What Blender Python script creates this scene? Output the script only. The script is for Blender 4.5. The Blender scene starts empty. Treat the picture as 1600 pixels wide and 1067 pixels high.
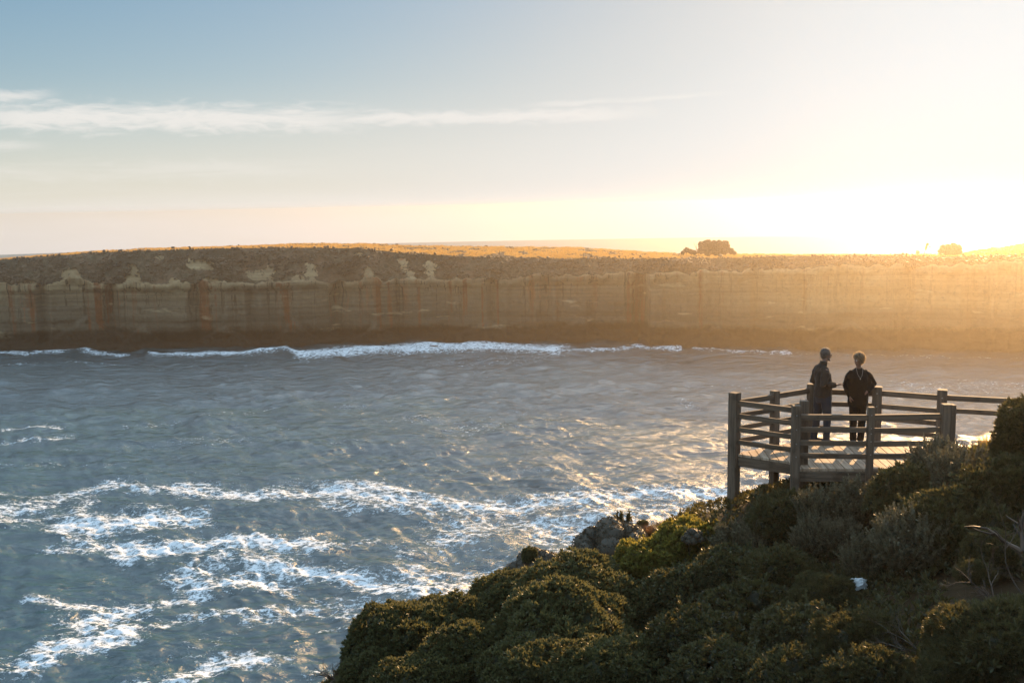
import bpy, bmesh, math, random
import numpy as np
from mathutils import Vector, Matrix

random.seed(7)
rng = np.random.default_rng(11)
scene = bpy.context.scene
COL = scene.collection
R_ = math.radians

# ------------------------------------------------------------------ camera
CAM_H = 45.0
LENS, SENSOR = 35.0, 36.0
FPX = 1600 * LENS / SENSOR
PITCH, ROLL = R_(7.757), R_(1.11)
fw = np.array([0, math.cos(PITCH), -math.sin(PITCH)])
r0 = np.array([1.0, 0, 0]); u0 = np.array([0, math.sin(PITCH), math.cos(PITCH)])
rt = math.cos(ROLL) * r0 - math.sin(ROLL) * u0
up = math.sin(ROLL) * r0 + math.cos(ROLL) * u0
CPOS = np.array([0, 0, CAM_H])


def ray(px, py): return fw + rt * (px - 800) / FPX + up * (533.5 - py) / FPX
def atY(px, py, Y):
    d = ray(px, py); return CPOS + d * (Y / d[1])
def atZ(px, py, Z):
    d = ray(px, py); return CPOS + d * ((Z - CAM_H) / d[2])
def zat(px, py, Y): return float(atY(px, py, Y)[2])


cam = bpy.data.cameras.new('camera'); cam.lens = LENS; cam.sensor_width = SENSOR
cam.clip_start = 0.1; cam.clip_end = 30000
co = bpy.data.objects.new('camera', cam); COL.objects.link(co)
co.matrix_world = Matrix(((rt[0], up[0], -fw[0], 0), (rt[1], up[1], -fw[1], 0), (rt[2], up[2], -fw[2], CAM_H), (0, 0, 0, 1)))
scene.camera = co

# ------------------------------------------------------------------ light
SUN_AZ, SUN_EL = R_(28.5), R_(12.5)
SV = Vector((math.sin(SUN_AZ) * math.cos(SUN_EL), math.cos(SUN_AZ) * math.cos(SUN_EL), math.sin(SUN_EL)))
sl = bpy.data.lights.new('sun', 'SUN'); sl.energy = 5.0; sl.angle = R_(0.53); sl.color = (1.0, 0.60, 0.27)
so = bpy.data.objects.new('sun', sl); COL.objects.link(so)
so.rotation_euler = SV.to_track_quat('Z', 'Y').to_euler(); so.location = (60, 90, 120)

scene.view_settings.view_transform = 'Standard'; scene.view_settings.look = 'None'
scene.view_settings.gamma = 1; scene.view_settings.use_curve_mapping = False
scene.view_settings.exposure = 1.3
cy = scene.cycles
cy.use_denoising = True
cy.max_bounces = 6; cy.diffuse_bounces = 2; cy.glossy_bounces = 2; cy.transmission_bounces = 2
cy.volume_bounces = 0; cy.transparent_max_bounces = 6
cy.sample_clamp_direct = 4; cy.sample_clamp_indirect = 4
cy.caustics_reflective = False; cy.caustics_refractive = False


# ------------------------------------------------------------------ node helper
class NT:
    def __init__(s, tree): s.t = tree; s.n = tree.nodes; s.l = tree.links
    def add(s, typ, **kw):
        nd = s.n.new(typ)
        for k, v in kw.items(): setattr(nd, k, v)
        return nd
    def put(s, sock, v):
        if isinstance(v, bpy.types.NodeSocket): s.l.new(v, sock)
        elif isinstance(v, (tuple, list)) and len(v) == 3 and sock.type == 'RGBA': sock.default_value = (*v, 1)
        else: sock.default_value = v
    def math(s, op, a, b=0.0, c=0.0, clamp=False):
        nd = s.add('ShaderNodeMath', operation=op); nd.use_clamp = clamp
        s.put(nd.inputs[0], a); s.put(nd.inputs[1], b)
        if op in ('MULTIPLY_ADD', 'SMOOTH_MIN', 'WRAP', 'COMPARE'): s.put(nd.inputs[2], c)
        return nd.outputs[0]
    def sstep(s, v, a, b, lo=0.0, hi=1.0):
        nd = s.add('ShaderNodeMapRange', interpolation_type='SMOOTHSTEP')
        s.put(nd.inputs[0], v); s.put(nd.inputs[1], a); s.put(nd.inputs[2], b); s.put(nd.inputs[3], lo); s.put(nd.inputs[4], hi)
        return nd.outputs[0]
    def mix(s, f, a, b):
        nd = s.add('ShaderNodeMix', data_type='RGBA')
        s.put(nd.inputs[0], f); s.put(nd.inputs[6], a); s.put(nd.inputs[7], b)
        return nd.outputs[2]
    def noise(s, vec, scale, detail=4.0, rough=0.55, dist=0.0, d4=None):
        nd = s.add('ShaderNodeTexNoise')
        if vec is not None: s.put(nd.inputs['Vector'], vec)
        nd.inputs['Scale'].default_value = scale; nd.inputs['Detail'].default_value = detail
        nd.inputs['Roughness'].default_value = rough; nd.inputs['Distortion'].default_value = dist
        return nd.outputs[0]
    def vmul(s, vec, m):
        nd = s.add('ShaderNodeVectorMath', operation='MULTIPLY'); s.put(nd.inputs[0], vec); nd.inputs[1].default_value = m
        return nd.outputs[0]
    def attr(s, name):
        return s.add('ShaderNodeAttribute', attribute_name=name).outputs['Fac']
    def bump(s, h, strength=0.5, dist=0.1, normal=None):
        nd = s.add('ShaderNodeBump'); s.put(nd.inputs['Strength'], strength); s.put(nd.inputs['Distance'], dist); s.put(nd.inputs['Height'], h)
        if normal is not None: s.put(nd.inputs['Normal'], normal)
        return nd.outputs[0]


def new_mat(name):
    m = bpy.data.materials.new(name); m.use_nodes = True
    nt = NT(m.node_tree); nt.n.clear()
    out = nt.add('ShaderNodeOutputMaterial')
    return m, nt, out


def principled(nt, color, rough=0.8, normal=None, spec=0.3, **kw):
    p = nt.add('ShaderNodeBsdfPrincipled')
    nt.put(p.inputs['Base Color'], color); nt.put(p.inputs['Roughness'], rough)
    nt.put(p.inputs['Specular IOR Level'], spec)
    if normal is not None: nt.put(p.inputs['Normal'], normal)
    for k, v in kw.items(): nt.put(p.inputs[k], v)
    return p


# ------------------------------------------------------------------ world (sky and cirrus)
SKY_GAIN = 1.78
w = bpy.data.worlds.new('World'); scene.world = w; w.use_nodes = True
nt = NT(w.node_tree); nt.n.clear()
sky = nt.add('ShaderNodeTexSky', sky_type='NISHITA'); sky.sun_disc = False
sky.sun_elevation = SUN_EL; sky.sun_rotation = SUN_AZ
sky.altitude = 40; sky.air_density = 0.8; sky.dust_density = 0.6; sky.ozone_density = 1.2
tc = nt.add('ShaderNodeTexCoord'); sep = nt.add('ShaderNodeSeparateXYZ'); nt.l.new(tc.outputs['Generated'], sep.inputs[0])
el = nt.math('MULTIPLY', nt.math('ARCSINE', sep.outputs[2]), 57.29578)
az = nt.math('MULTIPLY', nt.math('ARCTAN2', sep.outputs[0], sep.outputs[1]), 57.29578)
cmb = nt.add('ShaderNodeCombineXYZ'); nt.put(cmb.inputs[0], nt.math('MULTIPLY', az, 0.11)); nt.put(cmb.inputs[1], nt.math('MULTIPLY', el, 1.3))
n1 = nt.noise(cmb.outputs[0], 1.0, 6, 0.62, 0.6)
cmb2 = nt.add('ShaderNodeCombineXYZ'); nt.put(cmb2.inputs[0], nt.math('MULTIPLY', az, 0.5)); nt.put(cmb2.inputs[1], nt.math('MULTIPLY', el, 2.0))
n2 = nt.noise(cmb2.outputs[0], 1.3, 5, 0.6, 0.8)
def streak(e0, half, a0, a1, soft=3.0, thr=0.42, amt=1.0, tilt=0.0):
    ec = nt.math('SUBTRACT', nt.math('MULTIPLY_ADD', az, -tilt, el), e0)
    ec = nt.math('MULTIPLY_ADD', nt.math('SUBTRACT', n2, 0.5), half * 2.2, ec)
    band = nt.sstep(nt.math('ABSOLUTE', ec), 0.0, half * 1.35, 1.0, 0.0)
    side = nt.math('MULTIPLY', nt.sstep(az, a0 - soft, a0 + soft), nt.sstep(az, a1 - soft, a1 + soft, 1.0, 0.0))
    tex = nt.sstep(n1, thr - 0.16, thr + 0.16)
    return nt.math('MULTIPLY', nt.math('MULTIPLY', band, side), nt.math('MULTIPLY', tex, amt))
cl = streak(4.95, 0.75, -28, -9, 3, 0.34, 0.95)
for a in (streak(4.95, 0.4, -10, 7, 3, 0.34, 0.9), streak(5.5, 0.16, 2, 12, 2, 0.4, 0.7, 0.03), streak(6.4, 0.22, -22, -17, 1.5, 0.36, 0.6, 0.05),
          streak(8.0, 0.32, -30, -24.5, 1.2, 0.36, 0.8, 0.08), streak(3.5, 0.25, -30, -25, 1.2, 0.4, 0.5), streak(2.2, 0.6, -30, -12, 4, 0.45, 0.35),
          streak(13.5, 1.6, -60, -30, 6, 0.5, 0.5), streak(9, 1.2, 40, 80, 6, 0.5, 0.5)):
    cl = nt.math('MAXIMUM', cl, a)
veil = nt.math('MULTIPLY', nt.sstep(el, -2.0, 7.5, 1.0, 0.0), nt.math('MULTIPLY_ADD', n1, .25, .62))
den = nt.add('ShaderNodeVectorMath', operation='MULTIPLY_ADD'); nt.l.new(sky.outputs[0], den.inputs[0]); den.inputs[1].default_value = (1 / 5.0,) * 3; den.inputs[2].default_value = (1.0,) * 3
top_ = nt.vmul(sky.outputs[0], (SKY_GAIN,) * 3)
scl = nt.add('ShaderNodeVectorMath', operation='DIVIDE'); nt.l.new(top_, scl.inputs[0]); nt.l.new(den.outputs[0], scl.inputs[1])
low = nt.math('MULTIPLY', nt.sstep(el, -0.9, 1.6, 1.0, 0.0), nt.sstep(az, -12, 14, 1.0, 0.2))
hs_ = nt.add('ShaderNodeHueSaturation'); nt.put(hs_.inputs['Saturation'], nt.sstep(el, 12, 24, 1.6, .8)); 
lum = nt.add('ShaderNodeRGBToBW'); nt.l.new(scl.outputs[0], lum.inputs[0])
wcol = nt.add('ShaderNodeVectorMath', operation='SCALE'); wcol.inputs[0].default_value = (.99, 1.0, 1.0); nt.put(wcol.inputs['Scale'], lum.outputs[0])
nt.put(hs_.inputs['Color'], nt.mix(nt.sstep(lum.outputs[0], 4.4, 7.0, 0, .85), scl.outputs[0], wcol.outputs[0]))
nt.put(hs_.inputs['Value'], nt.sstep(el, 12, 28, 1.0, 4.5))  # upper sky out of view brightened as added fill for water and shadows
tint = nt.add('ShaderNodeMix', data_type='RGBA', blend_type='MULTIPLY'); nt.put(tint.inputs[0], nt.sstep(el, 12, 24)); nt.l.new(hs_.outputs[0], tint.inputs[6]); tint.inputs[7].default_value = (.93, 1.0, .97, 1)
VEIL = nt.mix(nt.math('MULTIPLY_ADD', low, .15, veil, clamp=True), tint.outputs[2], nt.mix(low, (7.2, 6.85, 6.5), (8.0, 7.95, 8.2)))
CLOUD = nt.mix(nt.math('MULTIPLY', cl, 0.8), VEIL, (7.6, 7.2, 6.8))
bg = nt.add('ShaderNodeBackground'); nt.put(bg.inputs[0], CLOUD); bg.inputs[1].default_value = 0.05
wo = nt.add('ShaderNodeOutputWorld'); nt.l.new(bg.outputs[0], wo.inputs[0])


# ------------------------------------------------------------------ numpy helpers
def _hash(ix, iy, seed):
    h = (ix.astype(np.int64) * 374761393 + iy.astype(np.int64) * 668265263 + seed * 974711) & 0x7fffffff
    h = ((h ^ (h >> 13)) * 1274126177) & 0x7fffffff
    h = h ^ (h >> 16)
    return (h & 0xffff) / 65535.0
def vnoise(x, y, seed=0):
    x = np.asarray(x, float); y = np.asarray(y, float)
    ix = np.floor(x); iy = np.floor(y); fx = x - ix; fy = y - iy
    fx = fx * fx * fx * (fx * (fx * 6 - 15) + 10); fy = fy * fy * fy * (fy * (fy * 6 - 15) + 10)
    a = _hash(ix, iy, seed); b = _hash(ix + 1, iy, seed); c = _hash(ix, iy + 1, seed); d = _hash(ix + 1, iy + 1, seed)
    return (a + (b - a) * fx) * (1 - fy) + (c + (d - c) * fx) * fy
def fbm(x, y, seed=0, octs=4, gain=0.5):
    s = 0; a = 1; t = 0
    for o in range(octs):
        s = s + a * vnoise(x * 2 ** o + 17.3 * o, y * 2 ** o - 9.1 * o, seed + o); t += a; a *= gain
    return s / t
def smooth(v, a, b):
    t = np.clip((v - a) / (b - a), 0, 1); return t * t * (3 - 2 * t)


def mesh_np(name, verts, faces, mats=(), smooth_shade=False, attrs=None, mat_idx=None):
    """verts (n,3); faces a list of (m,k) int arrays"""
    me = bpy.data.meshes.new(name)
    verts = np.ascontiguousarray(verts, np.float32)
    if not isinstance(faces, (list, tuple)): faces = [faces]
    loops = np.concatenate([f.ravel() for f in faces]).astype(np.int32)
    tot = np.concatenate([np.full(len(f), f.shape[1], np.int32) for f in faces])
    st = np.concatenate([[0], np.cumsum(tot)[:-1]]).astype(np.int32)
    me.vertices.add(len(verts)); me.vertices.foreach_set('co', verts.ravel())
    me.loops.add(len(loops)); me.loops.foreach_set('vertex_index', loops)
    me.polygons.add(len(tot)); me.polygons.foreach_set('loop_start', st); me.polygons.foreach_set('loop_total', tot)
    if mat_idx is not None: me.polygons.foreach_set('material_index', np.asarray(mat_idx, np.int32))
    me.update(calc_edges=True); me.validate()
    if smooth_shade: me.polygons.foreach_set('use_smooth', np.ones(len(me.polygons), bool))
    for k, v in (attrs or {}).items():
        a = me.attributes.new(k, 'FLOAT', 'POINT'); a.data.foreach_set('value', np.asarray(v, np.float32))
    for m in mats: me.materials.append(m)
    return me


def link(name, me, parent=None, loc=(0, 0, 0), rot=(0, 0, 0), scale=(1, 1, 1)):
    o = bpy.data.objects.new(name, me); COL.objects.link(o)
    o.location = loc; o.rotation_euler = rot; o.scale = scale
    if parent is not None: o.parent = parent
    return o
def tag(o, label=None, cat=None, group=None, kind=None):
    if label: o['label'] = label
    if cat: o['category'] = cat
    if group: o['group'] = group
    if kind: o['kind'] = kind
    return o
def grid_faces(nr, nc):
    i = np.arange(nr * nc).reshape(nr, nc)
    return np.stack([i[:-1, :-1], i[:-1, 1:], i[1:, 1:], i[1:, :-1]], -1).reshape(-1, 4)


# ------------------------------------------------------------------ sea
SEA_R = 1300.0
FOAM = [  # pixel polylines (projected on the water), half width px, strength
    ([(0, 798), (69, 786), (134, 765), (193, 758), (241, 764), (296, 758), (344, 764), (395, 772), (500, 764), (588, 760)], 6, .85),
    ([(280, 764), (395, 772), (500, 766), (588, 762), (640, 768)], 9, .9),
    ([(500, 764), (560, 775), (631, 780), (700, 788), (813, 787), (907, 778), (1000, 768), (1150, 772)], 9, .9),
    ([(500, 785), (580, 792), (680, 796)], 7, .8),
    ([(0, 777), (96, 770)], 4, .7), ([(-20, 815), (60, 806), (127, 793), (140, 780)], 8, .8),
    ([(103, 820), (180, 815), (240, 806), (300, 809)], 12, 1.), ([(100, 830), (220, 822)], 8, .9), ([(110, 845), (200, 846), (215, 852)], 6, .85),
    ([(86, 860), (150, 852), (213, 848)], 8, .85), ([(192, 862), (275, 853), (344, 846), (420, 852), (500, 850)], 10, 1.),
    ([(265, 902), (300, 894), (350, 870), (345, 850)], 12, .85), ([(300, 915), (395, 900), (440, 917)], 11, .95), ([(395, 878), (500, 895), (563, 902), (625, 918), (680, 932)], 11, .95),
    ([(52, 936), (103, 940), (170, 945), (206, 948), (300, 926), (360, 908)], 7, .9), ([(127, 975), (150, 960), (195, 948)], 14, .95), ([(45, 1040), (86, 1010), (148, 1003), (190, 985)], 12, 1.),
    ([(-20, 1052), (0, 1050), (60, 1046)], 6, .8), ([(237, 972), (300, 958), (400, 955), (500, 944)], 6, .8), ([(380, 965), (480, 948), (560, 960)], 7, .75),
    ([(280, 1062), (330, 1040), (365, 1026), (409, 1030)], 11, .95), ([(196, 1066), (226, 1060)], 4, .8), ([(420, 1018), (450, 1022)], 6, .7),
    ([(675, 817), (782, 799), (876, 789), (1000, 790), (1120, 782)], 8, .72), ([(500, 853), (594, 846), (638, 868), (620, 880)], 6, .7), ([(640, 868), (720, 850), (820, 835), (900, 830)], 6, .66),
    ([(719, 924), (738, 902), (790, 885)], 8, .75), ([(700, 890), (770, 875)], 8, .62), ([(500, 985), (570, 976)], 5, .7), ([(480, 1050), (520, 1040)], 7, .7), ([(690, 838), (860, 815), (1000, 805)], 6, .62),
    ([(560, 920), (640, 935)], 5, .6), ([(640, 905), (700, 912)], 5, .55), ([(600, 945), (640, 950)], 4, .7),
    ([(0, 672), (95, 665)], 3, .8), ([(-20, 692), (115, 680)], 3.5, .8), ([(190, 668), (300, 655), (400, 640)], 4, .55), ([(80, 645), (240, 637), (330, 618)], 3, .45),
    ([(400, 640), (430, 635)], 4, .6), ([(0, 640), (120, 632), (210, 622)], 2.5, .5), ([(90, 702), (200, 694), (330, 688)], 3.5, .5), ([(-20, 728), (80, 722), (190, 728)], 4, .55), ([(430, 700), (560, 690), (680, 694)], 3.5, .42), ([(250, 735), (420, 728), (520, 735)], 4, .5), ([(640, 735), (800, 728), (980, 738)], 4, .5), ([(330, 604), (460, 600)], 2, .45), ([(1060, 625), (1090, 640)], 4, .6), ([(1120, 772), (1180, 762)], 6, .8),
    # surf along the foot of the far cliff
    ([(-300, 556), (0, 555), (100, 552), (120, 548), (160, 553), (200, 557)], 3.0, .95), ([(240, 557), (300, 556), (380, 555), (430, 550), (450, 548), (475, 554)], 3.5, .98),
    ([(475, 556), (560, 551), (650, 546), (740, 544), (820, 547), (880, 550)], 7, 1.), ([(570, 551), (650, 549), (760, 549)], 5, 1.),
    ([(890, 552), (930, 549), (990, 546), (1060, 549)], 2.5, .9), ([(1085, 549), (1110, 550), (1165, 553), (1240, 556)], 2.5, .85), ([(1250, 556), (1600, 562), (1900, 575)], 2, .6),
    ([(0, 571), (110, 566), (215, 571)], 1.5, .65), ([(250, 578), (330, 573), (450, 564)], 1.6, .6), ([(300, 566), (340, 566)], 1.5, .6),
]
WAVE_DIRS = []
for k in range(70):
    lam = 1.1 * (30 / 1.1) ** rng.random() if k > 8 else 26 + 14 * rng.random()
    th = math.radians(-94 + 38 * rng.normal()) if k > 8 else math.radians(-100 + 14 * rng.normal())
    amp = 0.0105 * lam ** 0.70 if k > 8 else 0.03 + 0.03 * rng.random()
    WAVE_DIRS.append((lam, th, amp, rng.random() * 6.28))
def sea_height(X, Y, cell):
    h = np.zeros_like(X)
    wx = X + 2.5 * (fbm(X * .05, Y * .05, 5, 2) - .5); wy = Y + 2.5 * (fbm(X * .05, Y * .05, 9, 2) - .5)
    groups = 0.35 + 1.3 * fbm(X * .035, Y * .05, 21, 3)
    for lam, th, amp, ph in WAVE_DIRS:
        k = 2 * math.pi / lam
        fade = np.clip((lam / cell - 2.0) / 3.0, 0, 1)
        s = np.sin(k * (wx * math.cos(th) + wy * math.sin(th)) + ph)
        h += amp * fade * (2 * ((s + 1) / 2) ** 1.7 - 0.85) * (groups if lam < 14 else 1.0)
    return h
def build_sea():
    na = 860
    a_in = np.radians(np.linspace(-33, 36, na))
    a_out_l = np.radians(np.linspace(-120, -33.6, 90)); a_out_r = np.radians(np.linspace(36.6, 120, 90))
    A = np.concatenate([a_out_l, a_in, a_out_r])
    inv = np.concatenate([np.linspace(1 / 42., 1 / 1000., 1300), 1 / np.array([1060, 1120, 1180, 1240, SEA_R])])
    D = 1 / inv; D = np.concatenate([[6., 20., 32.], D])
    DD, AA = np.meshgrid(D, A, indexing='ij')
    X = DD * np.sin(AA); Y = DD * np.cos(AA)
    cell = np.gradient(D)[:, None] * np.ones_like(X)
    cell = np.maximum(np.abs(cell) * 0.6, DD * np.gradient(A)[None, :])
    Z = sea_height(X, Y, cell)
    # projected pixel coordinates of the rest surface, only used to look the foam strokes up on the water
    v = np.stack([X, Y, -CAM_H + 0 * X], -1)
    dep = np.maximum(v @ fw, 1.0); PX = 800 + FPX * (v @ rt) / dep; PY = 533.5 - FPX * (v @ up) / dep
    PXw = PX + 30 * (fbm(X * .09, Y * .06, 31, 4) - .5) + 14 * (fbm(X * .5, Y * .4, 33, 3) - .5); PYw = PY + (17 * (fbm(X * .11, Y * .07, 37, 4) - .5) + 11 * (fbm(X * .45, Y * .35, 39, 3) - .5)) * np.clip((PY - 540) / 250, 0.10, 1)
    foam = np.zeros_like(X); surf = np.zeros_like(X)
    for pts, hw, st in FOAM:
        best = np.full_like(X, 1e9)
        for (x0, y0), (x1, y1) in zip(pts[:-1], pts[1:]):
            dx, dy = x1 - x0, y1 - y0; L = dx * dx + dy * dy
            t = np.clip(((PXw - x0) * dx + (PYw - y0) * dy) / L, 0, 1)
            best = np.minimum(best, np.hypot((PXw - x0 - t * dx) * 0.55, PYw - y0 - t * dy))
        if pts[0][1] > 700: hw = hw * 1.35
        f = st * .93 * (1 - smooth(best, -hw * 0.3, hw * 2.9))
        foam = np.maximum(foam, f)
        if pts[0][1] < 558: surf = np.maximum(surf, f)
    foam[dep <= 1.5] = 0
    # swells that carry the foam lines, and surf piled up at the cliff foot
    Z += surf * (0.9 + 1.1 * fbm(X * .25, Y * .25, 77, 3)) * 0.9
    Z += foam * 0.06
    wild = 0.50 * smooth(fbm(X * .018 + 3, Y * .03, 55, 4), .56, .74) * (1 - smooth(DD, 260, 420))
    far_caps = np.where((DD > 900) & (fbm(X * .02, Y * .02, 60, 2) > .76), .3, 0)
    wild = wild + .22 * smooth(fbm(X * .09 + 11, Y * .12, 58, 4), .40, .62) * smooth(PX, 380, 640) * (1 - smooth(PX, 1080, 1300)) * smooth(PY, 745, 790) * (1 - smooth(PY, 930, 1000))
    foam = np.maximum(foam, np.maximum(wild, far_caps))
    verts = np.stack([X, Y, Z], -1).reshape(-1, 3)
    return mesh_np('sea', verts, grid_faces(len(D), len(A))[:, ::-1], [mat_sea()], True, {'foam': foam.ravel()})
def mat_sea():
    m, nt, out = new_mat('sea_water')
    geo = nt.add('ShaderNodeNewGeometry'); P = geo.outputs['Position']
    b1 = nt.noise(nt.vmul(P, (.5, 1.1, 1)), 0.5, 7, 0.66, 0.4)
    b2 = nt.noise(nt.vmul(P, (1.0, 1.6, 1)), 3.2, 3, 0.6, 0.2)
    b0 = nt.noise(nt.vmul(P, (.42, 1.0, 1)), 0.15, 3, 0.6, 0.6)
    b0 = nt.math('SUBTRACT', 1.0, nt.math('ABSOLUTE', nt.math('MULTIPLY_ADD', b0, 2.0, -1.0)))
    h = nt.math('MULTIPLY_ADD', b0, 2.4, nt.math('MULTIPLY_ADD', b1, .8, nt.math('MULTIPLY', b2, 0.12)))
    nrm = nt.bump(h, 1.0, 0.75)
    f = nt.attr('foam')
    fn = nt.noise(nt.vmul(P, (.75, 1.1, 1)), 0.9, 8, 0.72, 0.9)
    fn2 = nt.noise(nt.vmul(P, (.8, 1.1, 1)), 4.2, 5, 0.7, 0.5)
    vo = nt.add('ShaderNodeTexVoronoi', feature='DISTANCE_TO_EDGE'); vo.inputs['Scale'].default_value = .75
    wv_ = nt.add('ShaderNodeVectorMath', operation='MULTIPLY_ADD'); nz = nt.add('ShaderNodeTexNoise'); nt.put(nz.inputs['Vector'], P); nz.inputs['Scale'].default_value = .9; nz.inputs['Detail'].default_value = 3
    nt.l.new(nz.outputs[1], wv_.inputs[0]); wv_.inputs[1].default_value = (1.6, 1.6, 0); nt.l.new(P, wv_.inputs[2]); nt.l.new(nt.vmul(wv_.outputs[0], (.8, 1.0, 0)), vo.inputs['Vector'])
    lace = nt.sstep(vo.outputs['Distance'], .0, .22, 1.0, 0.0)
    mixn = nt.math('MULTIPLY_ADD', fn2, 0.40, nt.math('MULTIPLY', fn, 0.60))
    mixn = nt.math('ADD', mixn, nt.math('MULTIPLY_ADD', lace, .075, -.040))
    thr = nt.math('SUBTRACT', 0.79, nt.math('MULTIPLY', f, 0.40))
    mask = nt.sstep(mixn, nt.math('SUBTRACT', thr, 0.05), nt.math('ADD', thr, 0.09))
    mask = nt.math('MULTIPLY', mask, nt.sstep(f, 0.03, 0.2))
    wat = principled(nt, nt.mix(nt.noise(P, .03, 2), (0.005, 0.040, 0.052), (0.007, 0.054, 0.058)), 0.22, nrm, 1.0, IOR=1.58)
    fo = principled(nt, nt.mix(fn2, (0.66, 0.72, 0.74), (0.86, 0.87, 0.86)), 0.7, nt.bump(fn2, .6, .15), 0.2)
    mx = nt.add('ShaderNodeMixShader'); nt.put(mx.inputs[0], mask); nt.l.new(wat.outputs[0], mx.inputs[1]); nt.l.new(fo.outputs[0], mx.inputs[2])
    nt.l.new(mx.outputs[0], out.inputs[0])
    return m
tag(link('sea', build_sea()), kind='structure')


# ------------------------------------------------------------------ far cliff headland
def interp(tab, x): return np.interp(x, [t[0] for t in tab], [t[1] for t in tab])
SIL = [(-1500, 425), (-300, 412), (0, 405), (100, 397), (150, 393), (230, 389), (330, 386.5), (400, 384.5), (470, 381), (560, 381), (640, 384), (700, 385), (800, 386), (900, 387), (960, 391), (1050, 396), (1100, 397), (1200, 398), (1300, 398.5), (1400, 399), (1500, 397), (1530, 391), (1600, 381), (1700, 368), (2600, 340)]
RIM = [(-1500, 428), (0, 406.5), (150, 395), (330, 389), (400, 388), (472, 387.5), (562, 388.5), (630, 396), (712, 401), (862, 404.5), (1050, 404.5), (1150, 403), (1230, 401), (1400, 401), (1500, 401), (1600, 402), (2600, 400)]
WTOP = [(-1500, 452), (0, 448), (60, 446), (72, 451), (90, 440), (109, 420), (124, 432), (140, 449), (172, 452), (190, 440), (206, 434), (225, 443), (260, 449), (300, 446), (328, 437), (350, 446), (390, 444), (425, 445), (461, 436), (490, 441), (525, 445), (560, 436), (574, 430), (600, 437), (640, 432), (675, 430), (720, 436), (769, 434), (825, 431), (900, 431), (1012, 427), (1075, 425), (1187, 421), (1375, 416), (1600, 411), (2600, 405)]
DEPTH = [(-1500, 346), (0, 334), (400, 331), (700, 335), (900, 332), (1000, 329), (1012, 327), (1015, 316), (1200, 307), (1600, 288), (2600, 263)]
BARE = [(109, 432, 17, 14), (207, 422, 7, 9), (206, 438, 13, 8), (312, 414, 22, 8), (328, 441, 14, 7), (404, 430, 20, 10), (420, 424, 8, 8), (485, 424, 9, 13), (466, 436, 12, 6), (574, 428, 8, 12), (630, 413, 7, 11), (672, 420, 9, 13), (640, 428, 8, 6), (150, 447, 9, 5), (40, 444, 14, 6), (270, 440, 12, 5), (560, 398, 8, 4), (250, 402, 7, 4)]
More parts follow.
